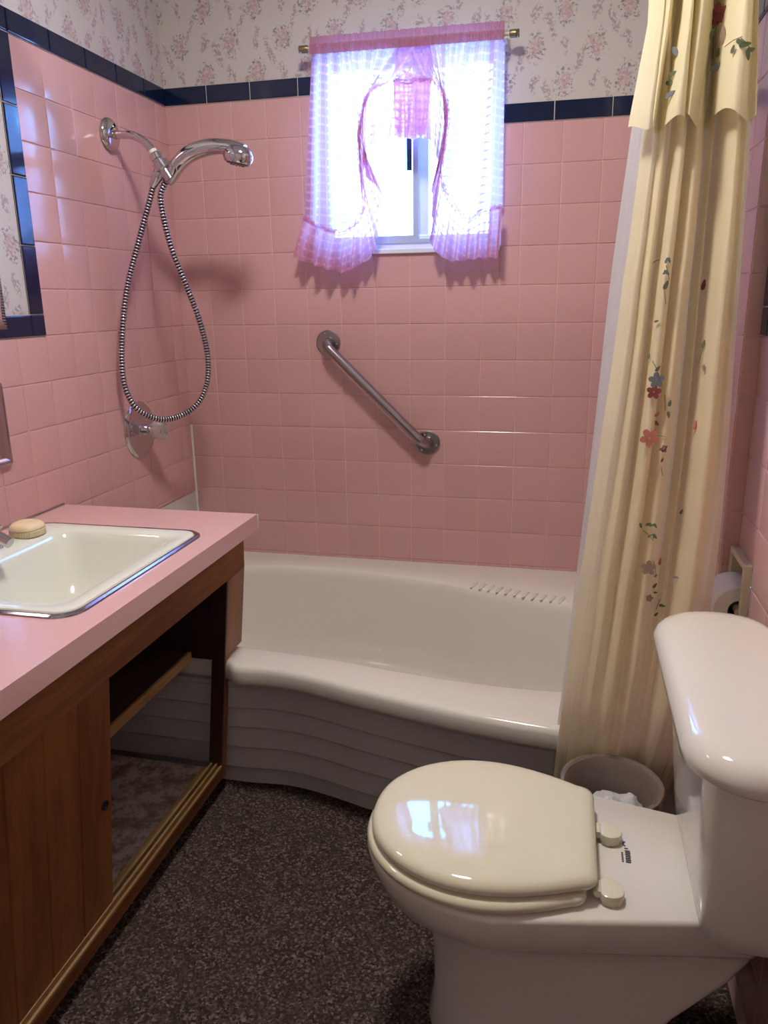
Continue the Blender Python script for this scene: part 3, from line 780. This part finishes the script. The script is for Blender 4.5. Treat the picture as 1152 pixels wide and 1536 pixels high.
# panel cloth: from the header down to the seam
topL = [(470+i*9.8, 78-i*.9) for i in range(13)]; TL = list(reversed(topL))
TL = [(650, 65), (620, 67), (600, 68), (588, 69), (576, 69), (562, 70), (552, 71), (544, 72), (534, 73), (522, 74), (510, 75), (500, 76), (490, 77), (478, 78), (467, 79)]
TRr = [(590, 69), (604, 68), (618, 67), (632, 66), (645, 65), (658, 64), (670, 63), (682, 62), (695, 61), (708, 60), (722, 59), (738, 58), (757, 57)]
def seam_tube(S_, name):
    a, l = resample(S_, 150, -.066); mb = MB()
    vs = []; fs = []
    for i in range(150):
        p = Vector(a[i]); t = Vector(a[min(i+1, 149)])-Vector(a[max(i-1, 0)]); nn = Vector((-t.z, 0, t.x)).normalized()
        w = .0056+.0018*math.sin(i*2.1); z = .004*math.sin(i*1.3)
        vs += [p+nn*w+Vector((0, z, 0)), p+Vector((0, -.003-z, 0)), p-nn*w+Vector((0, z, 0))]
    for i in range(149):
        for j in range(2): fs.append((i*3+j, i*3+3+j, i*3+4+j, i*3+1+j))
    mb.add(vs, fs); return mb.build(name, M_seam, wc, ang=180)
sheet('left_panel', TL, SL, M_sheer, freq=9, seed=1, amp=(.009, .020))
sheet('right_panel', TRr, SR, M_sheer, freq=9, seed=4, amp=(.009, .020))
sheet('left_ruffle', SL, HL, M_sheer2, freq=19, seed=2, amp=(.004, .017), Y=-.066, edge=.002)
sheet('right_ruffle', SR, HR, M_sheer2, freq=19, seed=5, amp=(.004, .017), Y=-.066, edge=.002)
seam_tube(SL, 'gathered_seam'); seam_tube(SR, 'gathered_seam')
# header: casing plus upstanding frill
def header():
    mb = MB(); n = 420; vs = []; fs = []; m = 9
    a = np.array(list(at(466, 79, 'y', CYW))); b = np.array(list(at(757, 56, 'y', CYW)))
    prof = [(-.008, .012), (-.003, .013), (.004, .013), (.010, .012), (.015, .008), (.020, .006), (.026, .007), (.032, .009), (.038, .010)]
    for i in range(n):
        u = i/(n-1); p = a*(1-u)+b*u
        for j, (z, am) in enumerate(prof):
            w = math.sin(u*330+1.5*math.sin(u*37))*.35+.4*math.sin(u*151+2)
            vs.append((p[0]+.001*math.sin(u*500+j), p[1]-(am if j < 5 else .004)-.0035*w, p[2]+z+(.003*mnoise.noise(Vector((u*90, 0, 0))) if j == 8 else 0)))
    for i in range(n-1):
        for j in range(m-1): fs.append((i*m+j, (i+1)*m+j, (i+1)*m+j+1, i*m+j+1))
    mb.add(vs, fs); return mb.build('gathered_header', M_head, wc, ang=180)
header()

# ---------------------------------------------------------------- shower curtain
ZB, ZT = .215, 1.965
ZK = [.15, .30, .45, .68, .98, 1.24, 1.47, 1.68, 1.97]
def cY(z): return smoothi(z, [.15, .24, .31, .345, .38, .45]+ZK[3:], [-.925, -.948, -.967, -.975, -.981, -.990, -.975, -.95, -.925, -.905, -.885, -.87])
def xedge(pxs, pys):
    P = [at(a, b, 'y', -.93) for a, b in zip(pxs, pys)]
    zs = [p.z for p in P][::-1]; xs = [p.x for p in P][::-1]
    return lambda z: smoothi(z, zs, xs)
xL = xedge([974, 968, 958, 944, 925, 893, 856, 824], [-120, 0, 190, 300, 420, 640, 880, 1150])
xR = lambda z: smoothi(z, [.15, .45, .70, .98, 1.24, 1.47, 1.68, 1.97], [1.455, 1.49, 1.508, 1.515, 1.512, 1.505, 1.496, 1.485])
xLin = xedge([972, 965, 936, 905, 880, 851, 820], [-120, 0, 190, 420, 640, 880, 1150])
FO = [(0, .006), (.05, -.006), (.10, -.014), (.155, -.004), (.19, -.016), (.235, -.022), (.285, .020), (.315, -.024), (.36, -.036), (.415, -.026), (.445, .018), (.49, -.020), (.535, -.028), (.585, -.006), (.615, .034), (.65, .008), (.675, .002), (.70, .036), (.735, -.006), (.78, -.044), (.83, -.050), (.875, -.030), (.92, -.036), (.96, -.012), (1, .02)]
fo = spline([(a, b, 0) for a, b in FO], 10)
fox = [p.x for p in fo]; foy = [p.y for p in fo]
fos = [float(np.mean(foy[max(0, i-9):i+10])) for i in range(len(foy))]
def curtain_pt(u, z, xl, xr, fr=0, seed=0, amp=1.0, yoff=0):
    k = u*(len(fox)-1); i = min(int(k), len(fox)-2); t = k-i
    fx = fox[i]*(1-t)+fox[i+1]*t; fy = foy[i]*(1-t)+foy[i+1]*t
    bl_ = max(0, min(1, (1.05-z)/.6)); fy = fy*(1-bl_)+bl_*1.5*(fos[i]*(1-t)+fos[i+1]*t)
    lo = smoothi(z, [.15, .30, .40, .60, 1.0, 2.0], [.25, .18, .20, .50, .95, 1.0])
    a, b = xl(z), xr(z)
    x = a+(b-a)*(fx*.93+.035+.035*math.sin(fx*PI*2+z*1.3)*.4)
    w = .0024*mnoise.noise(Vector((fx*18, z*3.2, seed)))+.0007*mnoise.noise(Vector((fx*60, z*9, seed)))
    return Vector((x+.004*mnoise.noise(Vector((fx*7, z*2.2, seed+5))), cY(z)+yoff+fy*lo*amp+w, z))
sc_ = thing('shower_curtain', (1.40, -.92, 0), 'cream satin shower curtain with embroidered flowers, bunched at the right end of the tub', 'shower curtain')
def curtain_mesh(name, u0, u1, z0, z1, mat, xl, xr, seed=0, amp=1, yoff=0, nu=240, nz=90, hem=0, extra=None):
    mb = MB(); P = []
    for i in range(nu+1):
        u = u0+(u1-u0)*i/nu
        zb = z0+(hem(u) if hem else 0)
        for j in range(nz+1):
            z = zb+(z1-zb)*j/nz
            p = curtain_pt(u, z, xl, xr, seed=seed, amp=amp, yoff=yoff)
            if extra: p = extra(p, u, z)
            P.append(p)
    fs = []
    for i in range(nu):
        for j in range(nz): a = i*(nz+1)+j; fs.append((a, a+nz+1, a+nz+2, a+1))
    mb.add(P, fs)
    return mb.build(name, mat, sc_, ang=180), np.array([list(p) for p in P]), nz
pan, PG, nzp = curtain_mesh('curtain_panel', 0, 1, ZB, ZT, M_curt, xL, xR)
def vx(p, u, z):
    t = (ZT-z)/(ZT-1.46)
    p.y += -.018*t-.004
    p.x += .010*math.sin(u*23+z*4)*t
    return p
hemv = lambda u: .006*math.sin(u*19)+.005*math.sin(u*41+1)-.012*math.exp(-((u-.06)/.06)**2)
xLv = xedge([974, 968, 950, 936, 930], [-120, 0, 110, 195, 260])
val, VG, nzv = curtain_mesh('valance', 0, 1, 1.478, ZT, M_val, xLv, xR, seed=3, amp=1.08, extra=vx, hem=hemv, nz=46)
# small puckers on the valance come from a displace-free noise already in the cloth
def linx(p, u, z): return p
lin, LG, _ = curtain_mesh('liner', 0, .34, .205, ZT, M_liner, xLin, lambda z: xLin(z)+.30, seed=9, amp=.5, yoff=.042)

# embroidery follows the cloth
def embroider(G, nz, items, name):
    G3 = G.reshape(-1, nz+1, 3)
    px, py, dz = proj(G)
    px = px.reshape(G3.shape[:2]); py = py.reshape(G3.shape[:2]); dz = dz.reshape(G3.shape[:2])
    du = np.gradient(G3, axis=0); dv_ = np.gradient(G3, axis=1)
    mb = None
    def patch(x, y, shape, size, ang, mi):
        dd = (px-x)**2+(py-y)**2; cand = dd < max(dd.min()*2, 12)
        sc = np.where(cand, dz, 1e9); i, j = np.unravel_index(np.argmin(sc), sc.shape)
        c = G3[i, j]
        nn = np.cross(du[i, j], dv_[i, j]); nn /= np.linalg.norm(nn)
        if nn@(CAM-c) < 0: nn = -nn
        nv = Vector(nn)*.5+Vector((CAM-c)/np.linalg.norm(CAM-c))*.5; nv.normalize()
        up_ = Vector((0, 0, 1)); e2 = (up_-nv*up_.dot(nv)).normalized(); e1_ = e2.cross(nv)
        o = Vector(c)+nv*.0045
        def P(a, b): return o+e1_*a+e2*b
        if shape == 'leaf':
            ca, sa = math.cos(ang), math.sin(ang); pts = []
            for k in range(10):
                q = 2*PI*k/10; a, b = size*math.cos(q), size*.42*math.sin(q)*(1-.4*math.cos(q))
                pts.append(P(a*ca-b*sa, a*sa+b*ca))
            o2 = len(mb.v); mb.add(pts+[p-nv*.0012 for p in pts], [tuple(range(10)), tuple(reversed(range(10, 20)))]+[(k, (k+1) % 10, 10+(k+1) % 10, 10+k) for k in range(10)], mi)
        elif shape == 'flower':
            for k in range(5):
                th = ang+2*PI*k/5; pts = []
                for m_ in range(10):
                    q = 2*PI*m_/10; a = size*(.56+.46*math.cos(q)); b = size*.36*math.sin(q)
                    pts.append(P(a*math.cos(th)-b*math.sin(th), a*math.sin(th)+b*math.cos(th)))
                mb.add(pts+[p-nv*.0012 for p in pts], [tuple(range(10)), tuple(reversed(range(10, 20)))]+[(k2, (k2+1) % 10, 10+(k2+1) % 10, 10+k2) for k2 in range(10)], mi)
        else:
            ca, sa = math.cos(ang), math.sin(ang)
            mb.tube([P(-size*ca, -size*sa), P(0, size*.15), P(size*ca, size*sa)], .0006, 6, mi=mi)
    left = list(items)
    while left:         # neighbouring stitches make one spray
        grp = [left.pop(0)]; grew = True
        while grew:
            grew = False
            for it in list(left):
                if any(math.hypot(it[0]-g[0], it[1]-g[1]) < 16 for g in grp): grp.append(it); left.remove(it); grew = True
        mb = MB()
        for it in grp: patch(*it)
        mb.build(name, [M_red, M_coral, M_leaf, M_blue, M_taupe], sc_, smooth=False)
F, Lf, St = 'flower', 'leaf', 'stem'
items = [(985, 391, St, .011, .3, 2), (996, 386, Lf, .005, 1.3, 3), (990, 402, Lf, .004, .6, 3), (995, 404, Lf, .006, -.7, 3), (1002, 400, Lf, .005, -1.2, 3), (999, 418, St, .012, -1.3, 2), (996, 432, Lf, .008, 1.2, 2), (1000, 446, St, .012, -1.4, 2), (982, 486, Lf, .004, .3, 2),
         (974, 532, Lf, .005, 1.5, 2), (977, 545, St, .014, -1.1, 2), (983, 556, Lf, .006, .9, 2), (978, 568, Lf, .004, .1, 2), (987, 576, F, .0135, .4, 3), (977, 588, F, .0125, .2, 0), (997, 612, Lf, .006, 1.4, 2), (998, 626, Lf, .006, -1.4, 2), (996, 598, St, .014, -1.4, 2),
         (983, 618, Lf, .006, .6, 1), (985, 632, Lf, .007, -.5, 1), (976, 656, F, .0165, .9, 1), (988, 655, St, .012, .1, 4), (993, 668, Lf, .007, .9, 0), (996, 680, Lf, .007, -1.2, 4), (991, 674, Lf, .006, .4, 4), (994, 695, Lf, .004, 1.2, 0), (994, 712, St, .008, -1.4, 2),
         (963, 789, Lf, .005, -1.3, 2), (969, 788, Lf, .005, .6, 2), (975, 787, Lf, .006, .1, 2), (972, 797, St, .013, -.6, 2), (980, 790, Lf, .005, -1.0, 2), (983, 802, Lf, .006, -.9, 2), (973, 806, Lf, .005, .7, 2), (981, 812, Lf, .004, 1.2, 2),
         (973, 849, F, .0135, .3, 4), (988, 838, Lf, .007, 1.3, 1), (986, 852, St, .012, -1.4, 4), (984, 862, Lf, .004, .6, 4), (983, 876, Lf, .006, .7, 2), (974, 890, F, .007, 0, 4), (983, 886, Lf, .004, 0, 2), (986, 905, St, .010, 1.4, 2), (990, 914, Lf, .006, -.2, 2), (985, 916, Lf, .005, 1., 2),
         (1055, 426, Lf, .009, 1.4, 0), (1054, 512, Lf, .007, 1.3, 2), (1052, 530, St, .014, 1.4, 2), (1050, 560, Lf, .006, -1.4, 4), (1040, 640, Lf, .008, 1.4, 1), (1016, 862, Lf, .005, .2, 3), (1024, 764, Lf, .005, 1.3, 2)]
embroider(PG, nzp, items, 'embroidered_spray')
itv = [(1077, 20, F, .016, .3, 0), (1069, 52, Lf, .009, 1.2, 2), (1070, 70, St, .016, 1.5, 2), (1013, 79, Lf, .010, -.9, 3), (1009, 114, Lf, .008, .3, 2), (1007, 125, Lf, .008, -.2, 2), (1005, 142, Lf, .009, .4, 3), (1119, 64, Lf, .009, .1, 2), (1110, 66, Lf, .008, -.6, 2), (1126, 77, Lf, .008, .2, 2), (1124, 82, Lf, .008, -1.3, 2), (1119, 71, St, .014, -.8, 2), (1074, 102, Lf, .012, .2, 3), (1079, 82, Lf, .007, 1.2, 2), (1098, 60, St, .014, .3, 4), (1098, 74, Lf, .006, 1.3, 2), (1084, 52, Lf, .012, 1.5, 4)]
embroider(VG, nzv, itv, 'embroidered_spray')
# rod and rings above the picture
sr = thing('shower_curtain_rod', (.77, -.87, 1.985), 'chrome shower curtain rod across the tub alcove above the cream curtain', 'rod')
mb = MB(); mb.tube([(.010, -.87, 1.995), (1.528, -.87, 1.995)], .0125, 16); mb.build('rod_tube', M_chrome, sr)
for x, s_ in ((.0025, 1), (1.5325, -1)):
    mb = MB(); mb.lathe((x, -.87 if s_ > 0 else -.86, 1.995), (s_, 0, 0), [(0, .027), (.006, .026), (.012, .016)], 20); mb.build('end_flange', M_chrome, sr)

# ---------------------------------------------------------------- toilet
TY = -1.305
toi = thing('toilet', (1.25, TY, 0), 'bone coloured toilet with closed lid at the right wall in front of the tub', 'toilet')
def egg(xf, xc, xb, w, wb, z, D=.234, p=1.83, rc=.02, n=26, cy=-1.312):
    """half profile front->back, mirrored; back end nearly straight"""
    top = []
    for k in range(n+1):
        q = PI/2*k/n
        top.append((xc-(xc-xf)*math.cos(q), w*math.sin(q)**.92))
    m = 10
    for k in range(1, m+1):
        x = xc+(xb-rc-xc)*k/m; s_ = (x-xc)/(xb-xc)
        top.append((x, w+(wb-w)*s_**p))
    wl = top[-1][1]; 
    for k in range(1, 7):
        q = PI/2*k/6; top.append((xb-rc+rc*math.sin(q), wl-rc*(1-math.cos(q))))
    pts = [(x, cy-h, z) for x, h in top] + [(x, cy+h, z) for x, h in reversed(top[1:])]
    return pts
mb = MB()
RT_ = .378
E_ = lambda *a: egg(*a, p=1.0, cy=TY)
mb.loft([E_(1.052, 1.20, 1.36, .118, .095, 0.0015), E_(1.045, 1.20, 1.37, .120, .10, .03), E_(1.055, 1.20, 1.385, .105, .098, .10), E_(1.052, 1.20, 1.43, .105, .100, .18),
         E_(1.040, 1.19, 1.50, .108, .088, .25), E_(1.025, 1.18, 1.525, .118, .088, .294), E_(1.008, 1.17, 1.528, .132, .090, .305), E_(.978, 1.168, 1.530, .158, .094, .310), E_(.962, 1.165, 1.530, .166, .097, .318), E_(.952, 1.16, 1.530, .170, .098, .345),
         E_(.945, 1.16, 1.530, .175, .102, .369), E_(.9465, 1.16, 1.529, .1735, .101, .3745), E_(.951, 1.16, 1.527, .169, .097, RT_)], cap0=True, cap1=True)
bowl = mb.build('bowl', M_porc, toi, ang=50)
# dark opening and bolt by the foot
mb = MB(); mb.lathe((1.37, TY-.124, .03), (0, -.3, 1), [(0, .012), (.010, .011), (.014, .006)], 14); mb.build('bolt_cap', M_porc, toi)
# seat and lid
mb = MB()
mb.loft([egg(.955, 1.14, 1.283, .158, .110, .379), egg(.949, 1.135, 1.289, .165, .115, .384), egg(.947, 1.135, 1.290, .166, .116, .391), egg(.952, 1.135, 1.286, .160, .112, .3975)])
mb.build('seat', M_seat, toi, ang=60)
mb = MB()
lidr = []
for i_, z in ((.010, .3985), (.003, .401), (0, .406), (0, .411), (.003, .417), (.010, .4215), (.022, .4235), (.060, .4255), (.11, .427)):
    lidr.append(egg(.955+i_, 1.13, 1.304-i_, .156-i_, .104-i_*.9, z, rc=max(.004, .022-i_*.15)))
mb.loft(lidr); lid = mb.build('lid', M_seat, toi, ang=60)
for hy in (-1.262, -1.392):
    c = at(916, 1237, 'z', .405) if hy > -1.3 else at(918, 1324, 'z', .405)
    sh_ = [(-.016, -.012), (-.006, -.020), (.006, -.0195), (.015, -.013), (.018, .0), (.015, .010), (.008, .013), (.002, .019), (-.008, .019), (-.016, .013)]
    sm = [(p.x, p.y) for p in spline([(a, b, 0) for a, b in sh_], 4, True)]
    mb = MB(); mb.loft([[(c.x+a*k, c.y+b*k, z) for a, b in sm] for z, k in ((.3785, .90), (.385, .94), (.3855, 1.0), (.392, 1.0), (.3955, .95), (.3965, .85))]); hg = mb.build('hinge', M_seat, toi, ang=40)
    mb = MB(); mb.lathe((c.x-.019, c.y-.012, .392), (0, 1, 0), [(0, .0055), (.002, .0065), (.022, .0065), (.024, .0055)], 16)
    mb.build('hinge_barrel', M_seat, hg)
# tank
def trect(x0, x1, yc, h, r, z, bow=.0):
    pts = rrect(x0, x1, yc-h, yc+h, r, z, 10)
    return [(x-(bow*(1-((y-yc)/h)**2) if x < (x0+x1)/2 else 0), y, zz) for x, y, zz in pts]
TC = -1.322
mb = MB()
mb.loft([trect(1.470, 1.55, TC, .120, .030, .3795), trect(1.445, 1.560, TC-.003, .150, .040, .384), trect(1.434, 1.5595, TC-.004, .163, .045, .398), trect(1.430, 1.5595, TC-.004, .172, .05, .43),
         trect(1.420, 1.5595, TC-.002, .188, .055, .54), trect(1.412, 1.5595, TC, .200, .058, .655), trect(1.412, 1.5595, TC, .200, .058, .668)])
tank = mb.build('tank', M_porc, toi, ang=60)
mb = MB(); rg = []
for i_, z in ((.020, .6685), (.006, .6665), (0, .672), (0, .683), (.004, .694), (.012, .702), (.024, .707), (.04, .709), (.06, .710)):
    rg.append(trect(1.386+i_, 1.5595-i_*.2, TC+.002, .243-i_, max(.012, .080-i_*.6), z, .004))
mb.loft(rg); mb.build('tank_lid', M_porc, toi, ang=70)
hc_ = at(994, 983, 'z', .640)
mb = MB(); mb.lathe((1.414, hc_.y, .640), (-1, 0, 0), [(0, .013), (.010, .013), (.014, .009), (.018, .006), (1.414-hc_.x-.003, .006)], 20)
mb.ball((hc_.x, hc_.y-.016, .638), .0055, .030, .011, 16)
mb.build('flush_lever', M_chrome, toi)
# printed mark on the deck
mb = MB(); c = at(940, 1280, 'z', RT_+.0003)
def bar(x, y, a, b, mi):
    x, y, a, b = (v_*1.3 for v_ in (x, y, a, b)); mb.box(c.x+x-a, c.x+x+a, c.y+y-b, c.y+y+b, RT_-.0004, RT_+.0006, mi)
for k in range(7): bar(.001+.0004*(k % 2), .004-.0032*k, .0030, .0011, 0)
for k in range(6): bar(-.0052, .000-.0030*k, .0012, .0009, 0)
bar(.0, .0085, .0022, .0008, 0)
for k in range(8):
    q = math.radians(120+k*17); bar(.001+.0042*math.cos(q), .0165+.0042*math.sin(q), .0009, .0009, 1)
mb.build('printed_mark', [M_ink, M_inkb], toi, smooth=False)

# ---------------------------------------------------------------- paper holder and roll
ph = thing('toilet_paper_holder', (RN, -.913, .67), 'almond ceramic toilet paper holder set into the right wall behind the toilet tank', 'paper holder')
ya, yb_, za, zb_ = PHH
def frame_ring(i_, x): return [(x, ya-.009+i_, za-.009+i_), (x, yb_+.009-i_, za-.009+i_), (x, yb_+.009-i_, zb_+.009-i_), (x, ya-.009+i_, zb_+.009-i_)]
mb = MB(); mb.loft([frame_ring(0, RN-.0028), frame_ring(0, RN-.014), frame_ring(.002, RN-.017), frame_ring(.008, RN-.017), frame_ring(.010, RN-.014), frame_ring(.010, RN-.002)], False, False); mb.build('raised_border', M_almond, ph, ang=30)
mb = MB(); mb.loft([frame_ring(.010, RN-.002), frame_ring(.012, RN+.05), frame_ring(.012, RN+.052)], False, True); mb.build('recess', M_almond, ph, ang=30)
mb = MB(); mb.lathe((RN-.012, ya+.001, .655), (0, 1, 0), [(0, .010), (yb_-ya-.002, .010)], 16); mb.build('roller', M_almond, ph)
rl = thing('toilet_paper_roll', (RN-.012, -.913, .655), 'white toilet paper roll in the almond holder on the right wall', 'toilet paper')
c0 = (RN-.012, -.958, .655); seg = 48
prf = [(0, .0205), (0, .044), (.0015, .0455), (.088, .0455), (.0895, .044), (.0895, .0205)]
mb = MB(); mb.loft([[(c0[0]+r*math.cos(q), c0[1]+d, c0[2]+r*math.sin(q)) for q in [2*PI*k/seg for k in range(seg)]] for d, r in prf+[prf[0]]], False, False)
mb.build('paper', M_tissue, rl, ang=40)
mb = MB(); mb.loft([[(c0[0]+r*math.cos(q), c0[1]+d, c0[2]+r*math.sin(q)) for q in [2*PI*k/seg for k in range(seg)]] for d, r in ((.001, .0204), (.0885, .0204), (.0885, .019), (.001, .019), (.001, .0204))], False, False)
mb.build('cardboard_core', plain('cardboard', (.10, .07, .05), .8), rl)

# ---------------------------------------------------------------- waste bin, liner, crumpled bag
BX, BY, BZ, BR = 1.343, -1.075, .345, .088
bn = thing('waste_bin', (BX, BY, 0), 'small round brown waste bin on the carpet between toilet and tub', 'bin')
mb = MB(); prf = [(.002, .072), (.004, .077), (.02, .079), (BZ-.008, BR-.002), (BZ-.004, BR+.002), (BZ, BR+.0015), (BZ, BR-.003), (BZ-.01, BR-.0055), (.012, .073)]
mb.loft([[(BX+r*math.cos(q), BY+r*math.sin(q), z) for q in [2*PI*k/56 for k in range(56)]] for z, r in prf]); mb.build('bin_body', M_binm, bn, ang=40)
bl = MB(); rg = []
for k_, (z, r, wr) in enumerate([(BZ-.045, BR+.0045, .001), (BZ-.02, BR+.0040, .001), (BZ+.0045, BR+.004, .0008), (BZ+.006, BR-.001, .001), (BZ-.004, BR-.0095, .0012), (BZ-.05, BR-.015, .003), (BZ-.11, BR-.021, .0045), (BZ-.17, BR-.027, .005), (BZ-.20, BR-.045, .005), (BZ-.205, .02, .003)]):
    ring_ = []
    for k in range(120):
        q = 2*PI*k/120
        rr_ = r-wr*abs(math.sin(q*9+2.2*math.sin(q*3)+z*20))-wr*.8*mnoise.noise(Vector((math.cos(q)*5, math.sin(q)*5, z*14)))
        zz = z + (.012*math.sin(q*3+1) if k_ == 0 else 0)
        ring_.append((BX+rr_*math.cos(q), BY+rr_*math.sin(q), zz))
    rg.append(ring_)
bl.loft(rg, False, True)
tag(bl.build('bin_liner', M_bag, ang=60), 'thin translucent plastic liner folded over the rim of the brown bin', 'bin liner')
mb = MB(); seg = 44; rg = []
for i in range(1, 18):
    t = PI*i/18
    ring_ = []
    for k in range(seg):
        q = 2*PI*k/seg; d = Vector((math.sin(t)*math.cos(q), math.sin(t)*math.sin(q), math.cos(t)))
        f = 1+.30*mnoise.noise(d*2.1)+.16*abs(mnoise.noise(d*6))-.08*abs(mnoise.noise(d*13))
        ring_.append((BX+.008+d.x*.056*f, BY-.004+d.y*.054*f, BZ-.075+d.z*.050*f))
    rg.append(ring_)
mb.loft(rg); tag(mb.build('crumpled_bag', M_bagw, ang=40), 'crumpled white plastic bag lying inside the lined brown bin', 'plastic bag')

# ---------------------------------------------------------------- ceiling lamp (above the picture)
lp = thing('ceiling_lamp', (.85, -1.18, CEIL), 'round opal glass ceiling lamp in the middle of the bathroom', 'lamp')
mb = MB(); mb.lathe((.85, -1.18, CEIL-.001), (0, 0, -1), [(0, .13), (.02, .13), (.024, .12)], 32); mb.build('lamp_base', M_white, lp)
N = Nodes('lamp_opal'); N.b.inputs['Emission Color'].default_value = (1, .94, .88, 1); N.b.inputs['Emission Strength'].default_value = 40.0
N.b.inputs['Base Color'].default_value = (.9, .87, .8, 1)
mb = MB(); mb.lathe((.85, -1.18, CEIL-.0245), (0, 0, -1), [(0, .124), (.006, .124), (.010, .115), (.012, .06)], 32); mb.build('lamp_shade', N.m, lp)
mb = MB(); mb.lathe((.85, -1.18, CEIL-.0248), (0, 0, -1), [(0, .125), (.016, .1255), (.016, .129), (0, .1295)], 40); mb.build('lamp_ring', M_chrome, lp)

# ---------------------------------------------------------------- daylight
w = bpy.data.worlds.new('world'); S.world = w; w.use_nodes = True
bg = w.node_tree.nodes['Background']
tc = w.node_tree.nodes.new('ShaderNodeTexCoord'); sx = w.node_tree.nodes.new('ShaderNodeSeparateXYZ'); cr = w.node_tree.nodes.new('ShaderNodeValToRGB')
w.node_tree.links.new(tc.outputs['Generated'], sx.inputs[0]); w.node_tree.links.new(sx.outputs[2], cr.inputs[0]); w.node_tree.links.new(cr.outputs[0], bg.inputs[0])
cr.color_ramp.elements[0].position = .12; cr.color_ramp.elements[0].color = (.17, .50, 1, 1)
cr.color_ramp.elements[1].position = .45; cr.color_ramp.elements[1].color = (.11, .43, 1, 1)
bg.inputs[1].default_value = 9
pa = bpy.data.lights.new('window_portal', 'AREA'); pa.shape = 'RECTANGLE'; pa.size = OX1-OX0; pa.size_y = OZ1-OZ0; pa.cycles.is_portal = True
po = bpy.data.objects.new('window_portal', pa); COL.objects.link(po); po.location = ((OX0+OX1)/2, .09, (OZ0+OZ1)/2); po.rotation_euler = (-PI/2, 0, 0)

S.view_settings.view_transform = 'Standard'; S.view_settings.look = 'None'; S.view_settings.gamma = 1
S.view_settings.use_curve_mapping = False
S.view_settings.exposure = 1.95
